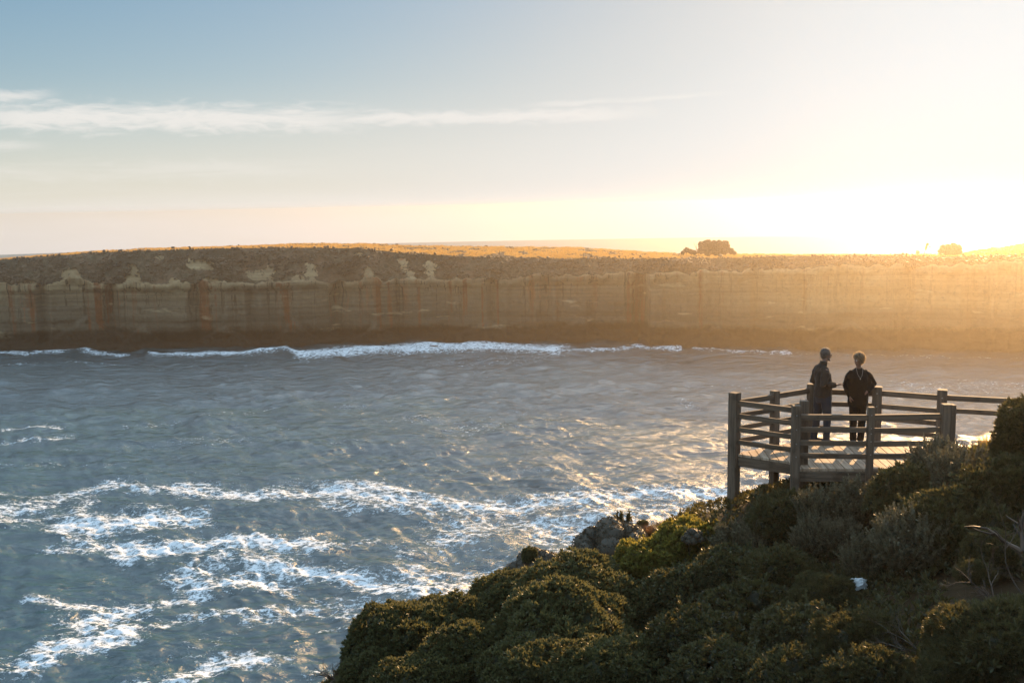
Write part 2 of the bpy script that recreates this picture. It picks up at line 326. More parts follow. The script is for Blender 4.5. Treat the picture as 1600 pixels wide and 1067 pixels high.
def build_cliff():
    px = np.concatenate([np.arange(-1500, -60, 9), np.arange(-60, 1680, 1.8), np.arange(1680, 2600, 9)])
    n = len(px)
    D = interp(DEPTH, px)
    # bays and buttresses
    D = D + 9 * (fbm(px * .012, 0 * px, 3, 4) - .5) + 2.5 * (fbm(px * .06, 0 * px, 6, 3) - .5)
    sil = interp(SIL, px) + 1.2 * (fbm(px * .09, 0 * px + 4, 8, 3) - .5)
    rim = np.maximum(interp(RIM, px), sil + 1.0); wt = interp(WTOP, px); wt = np.where(px < 800, 442 + .5 * (wt - 442), wt) + 12 * (fbm(px * .07, 0 * px, 12, 4) - .5)
    dirs = np.stack([ray(p, 400) for p in px]); dx = dirs[:, 0] / dirs[:, 1]
    zpix = lambda y, Y: np.array([zat(p, yy, YY) for p, yy, YY in zip(px, y, Y)])
    zw = zpix(wt, D + 1.0); setb = 9 + 4 * vnoise(px * .02, 0 * px, 14)
    zr = zpix(rim, D + setb + 1.0); zk = zpix(sil, D + 95)
    rows = []; att_s = []; att_g = []; att_t = []; att_k = []
    STAIN = [(12, 5, .8), (42, 8, .7), (132, 4, .6), (148, 7, 1.), (162, 8, 1.), (172, 4, .7), (206, 5, .5), (237, 3, .4), (312, 8, 1.), (328, 7, 1.), (402, 4, .4), (438, 9, .9), (452, 5, .8), (485, 4, .5), (520, 5, .6), (560, 6, .6), (590, 8, .8), (606, 6, .8), (650, 5, .6), (700, 6, .6), (725, 5, .8), (753, 2.5, .9), (775, 3, .6), (830, 5, .5), (870, 6, .5), (930, 6, .5), (985, 9, .8), (1003, 7, .9), (1060, 4, .4), (1095, 5, .5), (1130, 3, .6), (1260, 5, .4), (1375, 6, .4), (1460, 5, .4)]
    stain = sum(a_ * np.exp(-((px - c_ + 2 * (fbm(px * .3, 0 * px + c_, 19, 2) - .5)) / w_) ** 2) for c_, w_, a_ in STAIN) * (.55 + .7 * vnoise(px * .7, 0 * px, 18))
    slen = .35 + .6 * vnoise(px * .25, 0 * px, 20)
    NW = 64
    for i in range(NW):
        t = i / (NW - 1); z = -3 + (zw + 3) * t
        s = px * D / FPX
        ledge = 0.5 * np.sin(z * 1.9 + 2 * fbm(s * .02, z * 0 + 1, 41, 2)) * (vnoise(s * .05, z * .5, 42)) + 0.35 * np.sign(np.sin(z * .62 + 3 * vnoise(s * .01, 0 * s, 43)))
        rough = 2.2 * (fbm(s * .06, z * .11, 44, 5) - .5) + 1.0 * (vnoise(s * .5, z * .03, 45) - .5)
        under = -2.6 * smooth(z, 3.2, .6) * (fbm(s * .09, z * .2, 47, 4) - .3) + 2.4 * smooth(z, 6.0, 2.5) * (0.4 + 0.9 * vnoise(s * .04, 0 * s, 46)) - 1.6 * smooth(z, 1.6, 0.6)   # wave-cut notch with a rock shelf below
        Y = D + 1.0 * t - ledge * .5 + rough + under
        for c_, w_, zt_, am_ in ((128, 88, 11, 5.5), (215, 40, 8, 3.5), (345, 60, 7, 4), (455, 40, 9, 4.5), (585, 50, 6, 3), (760, 70, 7, 4), (905, 50, 8, 4), (1120, 60, 6, 3), (1330, 80, 8, 4)):   # slumped slabs at the foot
            e_ = (1 - np.abs(px - c_ + 10 * (vnoise(z * .4, px * .02, c_) - .5)) / w_) * zt_ + 1.2 * (fbm(px * .08, z * .4, c_, 3) - .5)
            Y = Y - am_ * smooth(e_ - z, -.35, .9) * (1 - .35 * np.clip(z, 0, zt_) / zt_)
        for c_, w_, am_ in ((60, 7, 3.5), (172, 9, 4.5), (300, 9, 4), (390, 7, 3), (525, 10, 4.5), (620, 8, 3), (769, 9, 4), (850, 7, 2.5), (1000, 10, 5), (1180, 9, 3), (1420, 10, 3)):   # gullies
            Y = Y + am_ * np.exp(-((px - c_ + 6 * (vnoise(z * .15, 0 * px, c_ + 1) - .5)) / w_) ** 2) * (.35 + .65 * t)
        Y = Y - 1.5 * smooth(np.full_like(px, t), .86, .97) * (.3 + 1.2 * vnoise(px * .09, 0 * px, 48))
        rows.append((Y, z)); att_s.append(0 * px); att_g.append(0 * px); att_t.append(0 * px + t); att_k.append(stain * smooth(np.full_like(px, t), 1 - slen - .25, 1 - slen + .15))
    NS = 34
    for i in range(1, NS + 1):
        t = i / NS; Y = D + 1.0 + setb * t ** 1.15; z = zw + (zr - zw) * (t ** .92)
        s = px * D / FPX
        lump = 4.0 * (fbm(s * .07, z * .12 + 7, 51, 4) - .5) + 1.2 * (fbm(s * .7, z * .8, 52, 3) - .5)
        e = np.sin(math.pi * min(1, t * 1.02))
        yy = 533.5 - FPX * ((np.stack([Y * dx, Y, z - CAM_H], -1) @ up) / (np.stack([Y * dx, Y, z - CAM_H], -1) @ fw))
        wob = 12 * (fbm(px * .13, yy * .2, 57, 5, .65) - .5); bp = 0 * px
        for bx_, by_, bw_, bh_ in BARE: bp = np.maximum(bp, smooth(np.hypot((px - bx_ + 2 * wob) / bw_, (yy - by_ + wob) / bh_), 1.15, .75))
        bare = np.maximum(bp, .0) + 0 * smooth(fbm(s * .075, z * .12 + 3, 53, 4), .60, .66) * (1 - smooth(np.full_like(px, t), .35, .75)) * smooth(px, 1150, 900)
        rows.append((Y - lump * (0.35 + e) * (1 - bare) + 1.2 * bare, z + lump * .5 * e * (1 - bare)))
        att_s.append((1 - bare) * smooth(np.full_like(px, t), 0, .06)); att_g.append(0 * px); att_t.append(0 * px + 1)
    NP_ = 60
    for i in range(1, NP_ + 1):
        t = i / NP_; Y = D + setb + 1.0 + (94 - setb) * t ** 1.4
        z = zr + (zk - zr) * t ** 1.15 + (1 - t) * t * 1.6 * (fbm(px * .03, Y * .05, 61, 3) - .5) + 0.35 * (fbm(px * .25, Y * .3, 62, 3) - .5)
        rows.append((Y, z)); att_s.append(smooth(fbm(px * .05, Y * .06, 63, 4) + .25 * (0.18 - t), .54, .66)); att_g.append(0 * px + 1); att_t.append(0 * px + 1)
    for dyy, dz in ((12, -.8), (40, -3), (80, -6), (110, -12), (116, -45)):
        rows.append((D + 95 + dyy, np.maximum(zk + dz, -4) if dz > -40 else 0 * px - 4)); att_s.append(0 * px + .3); att_g.append(0 * px + 1); att_t.append(0 * px + 1)
    Y = np.stack([r[0] for r in rows]); Z = np.stack([r[1] for r in rows]); X = Y * dx[None, :]
    verts = np.stack([X, Y, Z], -1).reshape(-1, 3)
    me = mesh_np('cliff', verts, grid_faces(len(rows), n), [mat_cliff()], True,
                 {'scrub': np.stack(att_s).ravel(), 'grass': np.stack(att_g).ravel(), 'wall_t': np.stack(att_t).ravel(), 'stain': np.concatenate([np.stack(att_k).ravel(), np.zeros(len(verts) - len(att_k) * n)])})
    return me, px, D, X, Y, Z
def mat_cliff():
    m, nt, out = new_mat('cliff_limestone')
    P = nt.add('ShaderNodeNewGeometry').outputs['Position']
    sp = nt.add('ShaderNodeSeparateXYZ'); nt.l.new(P, sp.inputs[0]); z = sp.outputs[2]
    strata = nt.noise(nt.vmul(P, (.015, .015, 1.0)), 0.9, 5, .6, .2)
    big = nt.noise(nt.vmul(P, (.03, .03, .06)), 1.0, 4, .55)
    fine = nt.noise(nt.vmul(P, (1, 1, 1.3)), .8, 6, .65)
    rock = nt.mix(nt.sstep(strata, .42, .58), (.135, .096, .056), (.31, .225, .128))
    rock = nt.mix(nt.sstep(big, .38, .62, 0, .75), rock, (.26, .175, .090))
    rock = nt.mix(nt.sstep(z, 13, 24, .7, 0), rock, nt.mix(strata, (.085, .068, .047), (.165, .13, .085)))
    rock = nt.mix(nt.sstep(sp.outputs[0], 40, 110, 0, .55), rock, nt.mix(strata, (.50, .30, .12), (.66, .43, .20)))  # orange mist glow put into the rock colour towards the right
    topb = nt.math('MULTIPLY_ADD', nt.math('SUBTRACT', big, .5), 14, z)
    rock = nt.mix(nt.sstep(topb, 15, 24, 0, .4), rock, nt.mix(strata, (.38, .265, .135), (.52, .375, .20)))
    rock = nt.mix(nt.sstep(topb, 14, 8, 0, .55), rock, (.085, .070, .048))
    # rust and dark water stains running down
    drip = nt.noise(nt.vmul(P, (.34, .34, .012)), 1.0, 5, .68, .1)
    dripz = nt.noise(nt.vmul(P, (.05, .05, .02)), 1.0, 3, .5)
    east = nt.sstep(sp.outputs[0], 35, 85, 1.0, .25)  # stains faded towards the right, imitating the veil of mist
    st = nt.math('MULTIPLY', nt.sstep(drip, .54, .64), nt.sstep(dripz, .47, .60))
    st = nt.math('MULTIPLY', nt.math('MULTIPLY', st, east), nt.sstep(z, 4, 20))
    rock = nt.mix(nt.math('MULTIPLY', st, .8), rock, (.30, .10, .032))
    rock = nt.mix(nt.math('MULTIPLY', nt.sstep(nt.math('MULTIPLY', nt.attr('stain'), nt.math('MULTIPLY_ADD', nt.sstep(drip, .40, .60), 1.1, nt.math('MULTIPLY_ADD', fine, .8, -.1))), .12, .8), .92), rock, (.185, .060, .020))
    drip2 = nt.noise(nt.vmul(P, (.6, .6, .015)), 1.0, 4, .7)
    rock = nt.mix(nt.math('MULTIPLY', nt.sstep(drip2, .55, .63), nt.math('MULTIPLY', east, nt.sstep(z, 6, 20, .3, .9))), rock, (.055, .034, .018))
    rock = nt.mix(nt.sstep(fine, .5, .72, 0, .45), rock, (.10, .08, .05))
    # pale fresh rock in patches, dark wet band of the notch
    pale = nt.noise(nt.vmul(P, (.06, .06, .35)), 1.0, 4, .6)
    rock = nt.mix(nt.math('MULTIPLY', nt.sstep(pale, .60, .70), .55), rock, (.56, .43, .25))
    wz = nt.math('MULTIPLY_ADD', nt.math('SUBTRACT', big, .5), 7, z)
    wz = nt.math('MULTIPLY_ADD', nt.math('SUBTRACT', fine, .5), 3, wz)
    rock = nt.mix(nt.sstep(wz, 4.2, 6.6, .93, 0), rock, (.022, .017, .011))
    nrm = nt.bump(nt.math('ADD', nt.math('MULTIPLY', strata, .7), fine), .9, .8)
    sn = nt.noise(P, .55, 6, .7); sn2 = nt.noise(P, .09, 3, .6)
    scr = nt.mix(nt.sstep(sn, .36, .62), (.045, .038, .022), (.125, .098, .060))
    sn3 = nt.noise(nt.vmul(P, (1, 1, .7)), .045, 5, .62)
    scr = nt.mix(nt.sstep(sn2, .5, .62, 0, .7), scr, (.17, .105, .062)); scr = nt.mix(nt.sstep(sn3, .50, .60, 0, .8), scr, (.035, .030, .018))
    gs = nt.noise(nt.vmul(P, (1, 1, 1)), .22, 6, .7); gl = nt.noise(P, .04, 3, .6)
    grs = nt.mix(nt.sstep(gs, .38, .64), (.075, .058, .022), (.30, .205, .075))
    grs = nt.mix(nt.sstep(gl, .5, .65, 0, .6), grs, (.20, .125, .05))
    scrub = nt.attr('scrub'); grass = nt.attr('grass')
    edge = nt.math('MULTIPLY_ADD', nt.math('SUBTRACT', fine, .5), .9, scrub)
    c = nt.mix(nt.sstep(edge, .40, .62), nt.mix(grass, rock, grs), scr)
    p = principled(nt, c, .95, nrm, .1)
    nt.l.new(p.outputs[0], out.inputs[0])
    return m
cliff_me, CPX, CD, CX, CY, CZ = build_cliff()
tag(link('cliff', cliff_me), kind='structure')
def clifftop(px, row):  # a point on the headland mesh
    j = int(np.argmin(np.abs(CPX - px))); return np.array([CX[row, j], CY[row, j], CZ[row, j]])


# ------------------------------------------------------------------ leaf materials
def mat_leaf(name, dark, light, trans=(.10, .09, .02), tf=.25, rough=.55, spec=.25):
    m, nt, out = new_mat(name)
    v = nt.attr('tone')
    oi = nt.add('ShaderNodeObjectInfo').outputs['Random']
    c = nt.mix(v, dark, light)
    hs = nt.add('ShaderNodeHueSaturation'); nt.put(hs.inputs['Color'], c); nt.put(hs.inputs['Value'], nt.math('MULTIPLY_ADD', oi, .5, .75)); nt.put(hs.inputs['Hue'], nt.math('MULTIPLY_ADD', oi, -.025, .512))
    p = principled(nt, hs.outputs[0], rough, None, spec)
    tr = nt.add('ShaderNodeBsdfTranslucent'); nt.put(tr.inputs[0], trans)
    mx = nt.add('ShaderNodeMixShader'); mx.inputs[0].default_value = tf
    nt.l.new(p.outputs[0], mx.inputs[1]); nt.l.new(tr.outputs[0], mx.inputs[2]); nt.l.new(mx.outputs[0], out.inputs[0])
    return m
ML = {
    'olive': mat_leaf('leaf_olive', (.026, .031, .013), (.098, .098, .040), (.20, .185, .065), .26),
    'grey': mat_leaf('leaf_grey_green', (.062, .056, .034), (.240, .208, .130), (.16, .14, .07), .18),
    'yellow': mat_leaf('leaf_yellow_green', (.045, .048, .012), (.160, .148, .040), (.33, .28, .05), .38),
    'dark': mat_leaf('leaf_dark', (.022, .025, .012), (.078, .078, .036), (.19, .16, .045), .22),
    'flower': mat_leaf('flower_pale', (.12, .10, .07), (.32, .27, .20), (.3, .25, .15), .2),
    'cushion': mat_leaf('cushion_grey', (.048, .040, .028), (.150, .125, .085), (.12, .1, .06), .12),
    'straw': mat_leaf('grass_straw', (.10, .065, .022), (.34, .24, .10), (.45, .30, .10), .4),
    'heath': mat_leaf('grass_heath', (.14, .085, .030), (.38, .25, .085), (.50, .31, .09), .5),
    'rust': mat_leaf('grass_rust', (.06, .032, .015), (.20, .105, .05), (.2, .10, .04), .3),
    'twig': mat_leaf('dead_twig', (.030, .021, .013), (.080, .056, .036), (.05, .04, .03), .05),
    'scrub': mat_leaf('far_scrub', (.022, .018, .010), (.110, .080, .046), (.06, .05, .02), .1),
}
def mat_bark():
    m, nt, out = new_mat('bark')
    tcn = nt.add('ShaderNodeTexCoord').outputs['Object']
    n = nt.noise(nt.vmul(tcn, (12, 12, 2)), 1.0, 4)
    p = principled(nt, nt.mix(n, (.035, .024, .015), (.13, .095, .06)), .9, nt.bump(n, .6, .02), .1)
    nt.l.new(p.outputs[0], out.inputs[0]); return m
MBARK = mat_bark()


# ------------------------------------------------------------------ foliage builders (numpy)
def frames(N):
    N = N / np.linalg.norm(N, axis=1, keepdims=True)
    a = np.where(np.abs(N[:, 2:3]) < .9, np.array([[0, 0, 1.]]), np.array([[1., 0, 0]]))
    T = np.cross(a, N); T /= np.linalg.norm(T, axis=1, keepdims=True)
    return N, T, np.cross(N, T)
def leaves(base, direc, length, width, tone, bend=.25):
    """one pointed leaf (two quads folded on the midrib) per row"""
    n = len(base); Dv, T, B = frames(direc)
    ang = rng.random(n) * 6.283; S = T * np.cos(ang)[:, None] + B * np.sin(ang)[:, None]; Nn = np.cross(Dv, S)
    L = length[:, None]; W = width[:, None]
    mid = base + Dv * L * .55; tip = base + Dv * L + Nn * L * bend * (rng.random((n, 1)) - .3)
    v = np.stack([base, mid + S * W + Nn * W * .25, tip, mid - S * W + Nn * W * .25], 1).reshape(-1, 3)
    i = np.arange(n)[:, None] * 4
    f = np.concatenate([i + np.array([[0, 1, 2, 3]])], 0)
    return v, f, np.repeat(tone, 4)
class Fol:
    def __init__(s): s.v = []; s.f = []; s.t = []; s.n = 0; s.m = []; s.cur = 0
    def add(s, v, f, t): s.v.append(v); s.f.append(f + s.n); s.t.append(t); s.n += len(v); s.m.append(s.cur)
    def mesh(s, name, mat):
        mi = np.concatenate([np.full(len(f), m_, np.int32) for f, m_ in zip(s.f, s.m)])
        return mesh_np(name, np.concatenate(s.v), [np.concatenate(s.f)], mat if isinstance(mat, list) else [mat], False, {'tone': np.concatenate(s.t)}, mi)
def rosettes(F, pos, nrm, nleaf, L, W, spread, tone_base=0.5, tvar=.5):
    n = len(pos); N, T, B = frames(nrm)
    rep = np.repeat(np.arange(n), nleaf); m = len(rep)
    th = rng.random(m) * 6.283; ph = np.abs(rng.normal(0, spread, m))
    d = N[rep] * np.cos(ph)[:, None] + (T[rep] * np.cos(th)[:, None] + B[rep] * np.sin(th)[:, None]) * np.sin(ph)[:, None]
    tb = np.clip(tone_base + (rng.random(n) - .5) * tvar, 0, 1)[rep]
    tone = np.clip(tb + (rng.random(m) - .5) * .35, 0, 1)
    F.add(*leaves(pos[rep] + d * .004, d, L * (.7 + .6 * rng.random(m)), W * (.7 + .6 * rng.random(m)), tone))
def core(F, c, r, seed=0, tone=.08, squash=(1, 1, 1)):
    nu, nv = 14, 8
    u = np.linspace(0, 2 * math.pi, nu, endpoint=False); vv = np.linspace(.12, math.pi - .12, nv)
    U, V = np.meshgrid(u, vv)
    rr = r * (0.86 + .28 * vnoise(U * 2 + seed, V * 3, seed))
    P = np.stack([c[0] + rr * np.sin(V) * np.cos(U) * squash[0], c[1] + rr * np.sin(V) * np.sin(U) * squash[1], c[2] + rr * np.cos(V) * squash[2]], -1).reshape(-1, 3)
    i = np.arange(nu * nv).reshape(nv, nu); j = np.roll(i, -1, 1)
    f = np.stack([i[:-1], j[:-1], j[1:], i[1:]], -1).reshape(-1, 4)
    F.add(P, f, np.full(len(P), tone))
def sphere_pts(n, zmin=-.3):
    z = zmin + (1 - zmin) * rng.random(n); a = rng.random(n) * 6.283; s = np.sqrt(1 - z * z)
    return np.stack([s * np.cos(a), s * np.sin(a), z], 1)
def dome_lobes(nl, rl, sq):
    """lobe centres spread over a unit dome"""
    pts = [np.array([0, 0, 1.])]; tries = 0
    while len(pts) < nl and tries < 3000:
        p = sphere_pts(1, -.25)[0]; tries += 1
        if min(np.linalg.norm(p - q) for q in pts) > rl * .95: pts.append(p)
    return np.array(pts) * np.array([1 - rl * .6, 1 - rl * .6, (1 - rl * .6) * sq])
def shrub_mesh(kind, seed):
    """unit shrub (radius about 1, sitting on z=0 upwards): foliage mesh"""
    global rng
    rng = np.random.default_rng(100 + seed); F = Fol()
    if kind in ('olive', 'yellow', 'flower', 'dark', 'fine'):
        sq = {'olive': .82, 'yellow': .9, 'flower': .85, 'dark': 1.0, 'fine': .8}[kind]
        rl = {'olive': .40, 'yellow': .34, 'flower': .36, 'dark': .36, 'fine': .42}[kind]
        lob = dome_lobes(26, rl, sq)
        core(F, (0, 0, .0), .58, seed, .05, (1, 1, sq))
        for q, c in enumerate(lob):
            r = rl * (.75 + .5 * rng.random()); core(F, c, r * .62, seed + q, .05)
            # small knobs over each lobe give the cauliflower outline
            dens = {'olive': 190, 'yellow': 90, 'flower': 120, 'dark': 130, 'fine': 210}[kind]
            k = int(dens * (r / .4) ** 2 * 1.35)
            d = sphere_pts(k, -.55); d = d[(d @ (c / (np.linalg.norm(c) + 1e-6))) > -.35]
            knob = vnoise(d[:, 0] * 4.5 + q * 7, d[:, 1] * 4.5 + d[:, 2] * 3.1, seed + q)
            pos = c + d * (r * (.74 + .30 * knob + .10 * rng.random(len(d))))[:, None]
            L, W, nlf, spd = {'olive': (.085, .017, 11, .75), 'yellow': (.13, .032, 9, .8), 'flower': (.10, .024, 8, .85), 'dark': (.12, .020, 10, .7), 'fine': (.10, .010, 11, .6)}[kind]
            rosettes(F, pos, d + np.array([0, 0, .35]), nlf, L, W, spd, .35 + .35 * (knob.mean()), .6)
            if kind == 'dark':
                s_ = sphere_pts(10, -.1); rosettes(F, c + s_ * r * 1.12, s_ + np.array([0, 0, .8]), 12, .14, .018, .55, .6, .4)
    elif kind == 'grey':
        core(F, (0, 0, .0), .50, seed, .05, (1, 1, .8))
        
        n = 190; d = sphere_pts(n, -.3); L = .28 + .36 * rng.random(n)
        start = d * np.array([.66, .66, .58]); dirs = d * .55 + np.array([0, 0, .9]) + rng.normal(0, .16, (n, 3)); dirs /= np.linalg.norm(dirs, axis=1, keepdims=True)
        for k in range(9):   # whorls of small felted leaves up each shoot
            t = (k + .5) / 9
            pos = start + dirs * (L * t)[:, None]
            taper = .55 + .55 * math.sin(math.pi * min(1, t * .9 + .08))
            rosettes(F, pos, dirs, 7, .085 * taper, .019 * taper, .95 - .5 * t, .25 + .5 * t, .35)
        d = sphere_pts(900, -.5); rosettes(F, d * np.array([.82, .82, .70]) * (.62 + .40 * rng.random((900, 1))), d + np.array([0, 0, .5]), 9, .085, .018, .8, .3, .4)
    if kind in ('dark', 'flower', 'fine', 'yellow'):   # leafy sprays breaking the outline
        n = {'dark': 70, 'flower': 46, 'fine': 60, 'yellow': 26}[kind]; d = sphere_pts(n, -.1); L = .18 + .34 * rng.random(n) ** 1.5
        dirs = d * .8 + np.array([0, 0, .7]) + rng.normal(0, .25, (n, 3)); dirs /= np.linalg.norm(dirs, axis=1, keepdims=True); st_ = d * np.array([.88, .88, .8])
        Lf, Wf = {'dark': (.10, .019), 'flower': (.09, .022), 'fine': (.085, .010), 'yellow': (.11, .028)}[kind]
        for k in range(6): rosettes(F, st_ + dirs * (L * (k + .5) / 6)[:, None], dirs, 6, Lf, Wf, .95 - .08 * k, .35 + .08 * k, .4)
    elif kind == 'cushion':
        lob = dome_lobes(22, .36, .8); core(F, (0, 0, 0), .70, seed, .3, (1, 1, .8))
        for q, c in enumerate(lob):
            r = .36 * (.7 + .6 * rng.random()); core(F, c, r * .93, seed + q, .3)
            d = sphere_pts(int(230 * (r / .36) ** 2), -.6)
            rosettes(F, c + d * r * .95, d, 7, .038, .012, .9, .45, .5)
    elif kind == 'tuft':   # grass tussock, radius about 1, blades
        n = 420; a = rng.random(n) * 6.283; r = .34 * np.sqrt(rng.random(n)); b = np.stack([r * np.cos(a), r * np.sin(a), 0 * r], 1)
        lean = (.25 + .7 * rng.random(n)); L = .7 + .6 * rng.random(n); nseg = 4; wv = []
        wdt = .016; side = np.stack([-np.sin(a), np.cos(a), 0 * a], 1); out = np.stack([np.cos(a), np.sin(a), 0 * a], 1)
        rows = []
        for k in range(nseg + 1):
            t = k / nseg
            p = b + out * (lean * L * t ** 1.8)[:, None] * .75 + np.array([0, 0, 1.]) * (L * (t - .35 * lean * t * t))[:, None]
            wk = wdt * (1 - t) + .001
            rows += [p - side * wk, p + side * wk]
        V = np.stack(rows, 1).reshape(-1, 3); base = np.arange(n)[:, None] * (2 * nseg + 2)
        f = np.concatenate([base + np.array([[2 * k, 2 * k + 1, 2 * k + 3, 2 * k + 2]]) for k in range(nseg)])
        F.add(V, f, np.repeat(rng.random(n), 2 * nseg + 2))
    return F
def tube_np(F, pts, rads, ns=5, tone=.5):
    pts = np.asarray(pts, float); d = np.gradient(pts, axis=0); N, T, B = frames(d)
    a = np.linspace(0, 2 * math.pi, ns, endpoint=False)
    V = (pts[:, None, :] + (T[:, None, :] * np.cos(a)[None, :, None] + B[:, None, :] * np.sin(a)[None, :, None]) * np.asarray(rads)[:, None, None]).reshape(-1, 3)
    i = np.arange(len(pts) * ns).reshape(len(pts), ns); j = np.roll(i, -1, 1)
    F.add(V, np.stack([i[:-1], j[:-1], j[1:], i[1:]], -1).reshape(-1, 4), np.full(len(V), tone))
def branch_mesh(name, n, L, rad, seed, mat, spread=.9, rise=.8, levels=2, droop=0.0):
    global rng
    rng = np.random.default_rng(500 + seed); F = Fol()
    def grow(p, d, L, r, lv):
        k = 5; P = [p]; dd = d.copy()
        for _ in range(k):
            dd = dd + rng.normal(0, .13, 3) + np.array([0, 0, -droop]); dd /= np.linalg.norm(dd); P.append(P[-1] + dd * L / k)
        tube_np(F, P, np.linspace(r, r * .45, k + 1), 5, rng.random())
        if lv > 0:
            for _ in range(rng.integers(3, 6)):
                i = rng.integers(2, k + 1); nd = dd + rng.normal(0, .5, 3); grow(P[i], nd / np.linalg.norm(nd), L * (.4 + .25 * rng.random()), r * .5, lv - 1)
    for _ in range(n):
        a = rng.random() * 6.283; d = np.array([math.cos(a) * spread, math.sin(a) * spread, rise * (.4 + rng.random())]); grow(np.zeros(3), d / np.linalg.norm(d), L * (.6 + .6 * rng.random()), rad, levels)
    return F.mesh(name, mat)


# ------------------------------------------------------------------ near headland terrain
CREST = [(520, 1085, 14.5), (620, 1010, 15.5), (720, 965, 16.2), (800, 915, 17.0), (900, 888, 17.8), (1000, 838, 18.3), (1060, 815, 18.5), (1140, 792, 18.7), (1212, 772, 18.9), (1290, 764, 19.1), (1400, 748, 19.2), (1500, 712, 19.2), (1600, 700, 19.4), (1800, 655, 20.0)]
INNER = [(1600, 1110, 8.0), (1400, 1110, 8.8), (1150, 1120, 9.8), (850, 1125, 11.3), (650, 1120, 13.0), (1300, 975, 12.2), (1000, 1000, 14.0), (1150, 915, 15.0), (1243, 786, 16.2), (1400, 800, 15.5), (1500, 840, 13.3), (1600, 895, 11.0), (1600, 765, 14.0), (900, 960, 15.8), (1147, 790, 17.3)]
ctrl = [atY(*c) for c in CREST + INNER]
ctrl += [np.array(c, float) for c in ((0, 0, 43.3), (3, 3, 42.9), (8, 2, 43.4), (0, 5, 41.9), (-2, 8, 39.6), (14, 8, 43.0), (14, 16, 42.2), (22, 12, 43.2), (30, 22, 43), (-4, 0, 42.6), (0, -10, 43.6), (20, -10, 43.9), (-15, -14, 43), (40, 0, 44), (45, 25, 43))]
ctrl = np.array(ctrl)
def tps_fit(P):
    n = len(P); d = np.linalg.norm(P[:, None, :2] - P[None, :, :2], axis=2); K = np.where(d > 0, d * d * np.log(d + 1e-9), 0) + np.eye(n) * .5
    A = np.zeros((n + 3, n + 3)); A[:n, :n] = K; A[:n, n] = 1; A[:n, n + 1:] = P[:, :2]; A[n, :n] = 1; A[n + 1:, :n] = P[:, :2].T
    return np.linalg.solve(A, np.concatenate([P[:, 2], [0, 0, 0]]))
TPS = tps_fit(ctrl)
EDGE = [(-40, -40), (-16, -20), (-7, -5), (-3.6, 3), (-3.2, 9)] + [tuple(atY(*c)[:2]) for c in CREST] + [(22, 23), (34, 28), (60, 34), (60, -40)]
EDGE = np.array(EDGE)
def edge_dist(x, y):
    """signed distance outside (+) the cliff edge polygon"""
    best = np.full_like(x, 1e9); inside = np.zeros(x.shape, bool)
    n = len(EDGE)
    for i in range(n):
        x0, y0 = EDGE[i]; x1, y1 = EDGE[(i + 1) % n]
        dx, dy = x1 - x0, y1 - y0
        t = np.clip(((x - x0) * dx + (y - y0) * dy) / (dx * dx + dy * dy), 0, 1)
        best = np.minimum(best, np.hypot(x - x0 - t * dx, y - y0 - t * dy))
        c = ((y0 > y) != (y1 > y)) & (x < (x1 - x0) * (y - y0) / (y1 - y0 + 1e-12) + x0)
        inside ^= c
    return np.where(inside, -best, best)
def ground_z(x, y):
    x = np.asarray(x, float); y = np.asarray(y, float); sh = x.shape; xf = x.ravel(); yf = y.ravel()
    z = np.full(xf.shape, TPS[-3]) + TPS[-2] * xf + TPS[-1] * yf
    for (cx, cyy, _), wgt in zip(ctrl, TPS[:-3]):
        d = np.hypot(xf - cx, yf - cyy); z += wgt * np.where(d > 0, d * d * np.log(d + 1e-9), 0)
    z = np.minimum(z, 44.2)
    e = edge_dist(xf, yf)
    z = z + .22 * (fbm(xf * .9, yf * .9, 71, 4) - .5)
    o = np.maximum(e - .15, 0)
    z = z - (.5 * o + 3.0 * np.maximum(o - .5, 0)) * (.8 + .5 * vnoise(xf * .25, yf * .25, 72))
    return np.maximum(z, -4.0).reshape(sh)
def mat_ground():
    m, nt, out = new_mat('soil')
    P = nt.add('ShaderNodeNewGeometry').outputs['Position']
    n = nt.noise(P, 3.0, 6, .65); n2 = nt.noise(P, .7, 3)
    c = nt.mix(n, (.022, .016, .009), (.085, .058, .030)); c = nt.mix(nt.sstep(n2, .5, .65, 0, .6), c, (.05, .034, .018))
    p = principled(nt, c, .95, nt.bump(n, .9, .08), .1); nt.l.new(p.outputs[0], out.inputs[0]); return m
gx = np.concatenate([np.arange(-70, -8, 2.0), np.arange(-8, 16, .16), np.arange(16, 62, 2.0)])
gy = np.concatenate([np.arange(-40, 2, 2.0), np.arange(2, 24, .16), np.arange(24, 62, 2.0)])
GX, GY = np.meshgrid(gx, gy)
tag(link('ground', mesh_np('ground', np.stack([GX, GY, ground_z(GX, GY)], -1).reshape(-1, 3), grid_faces(len(gy), len(gx)), [mat_ground()], True)), kind='structure')
def gz(x, y): return float(ground_z(np.array([x]), np.array([y]))[0])



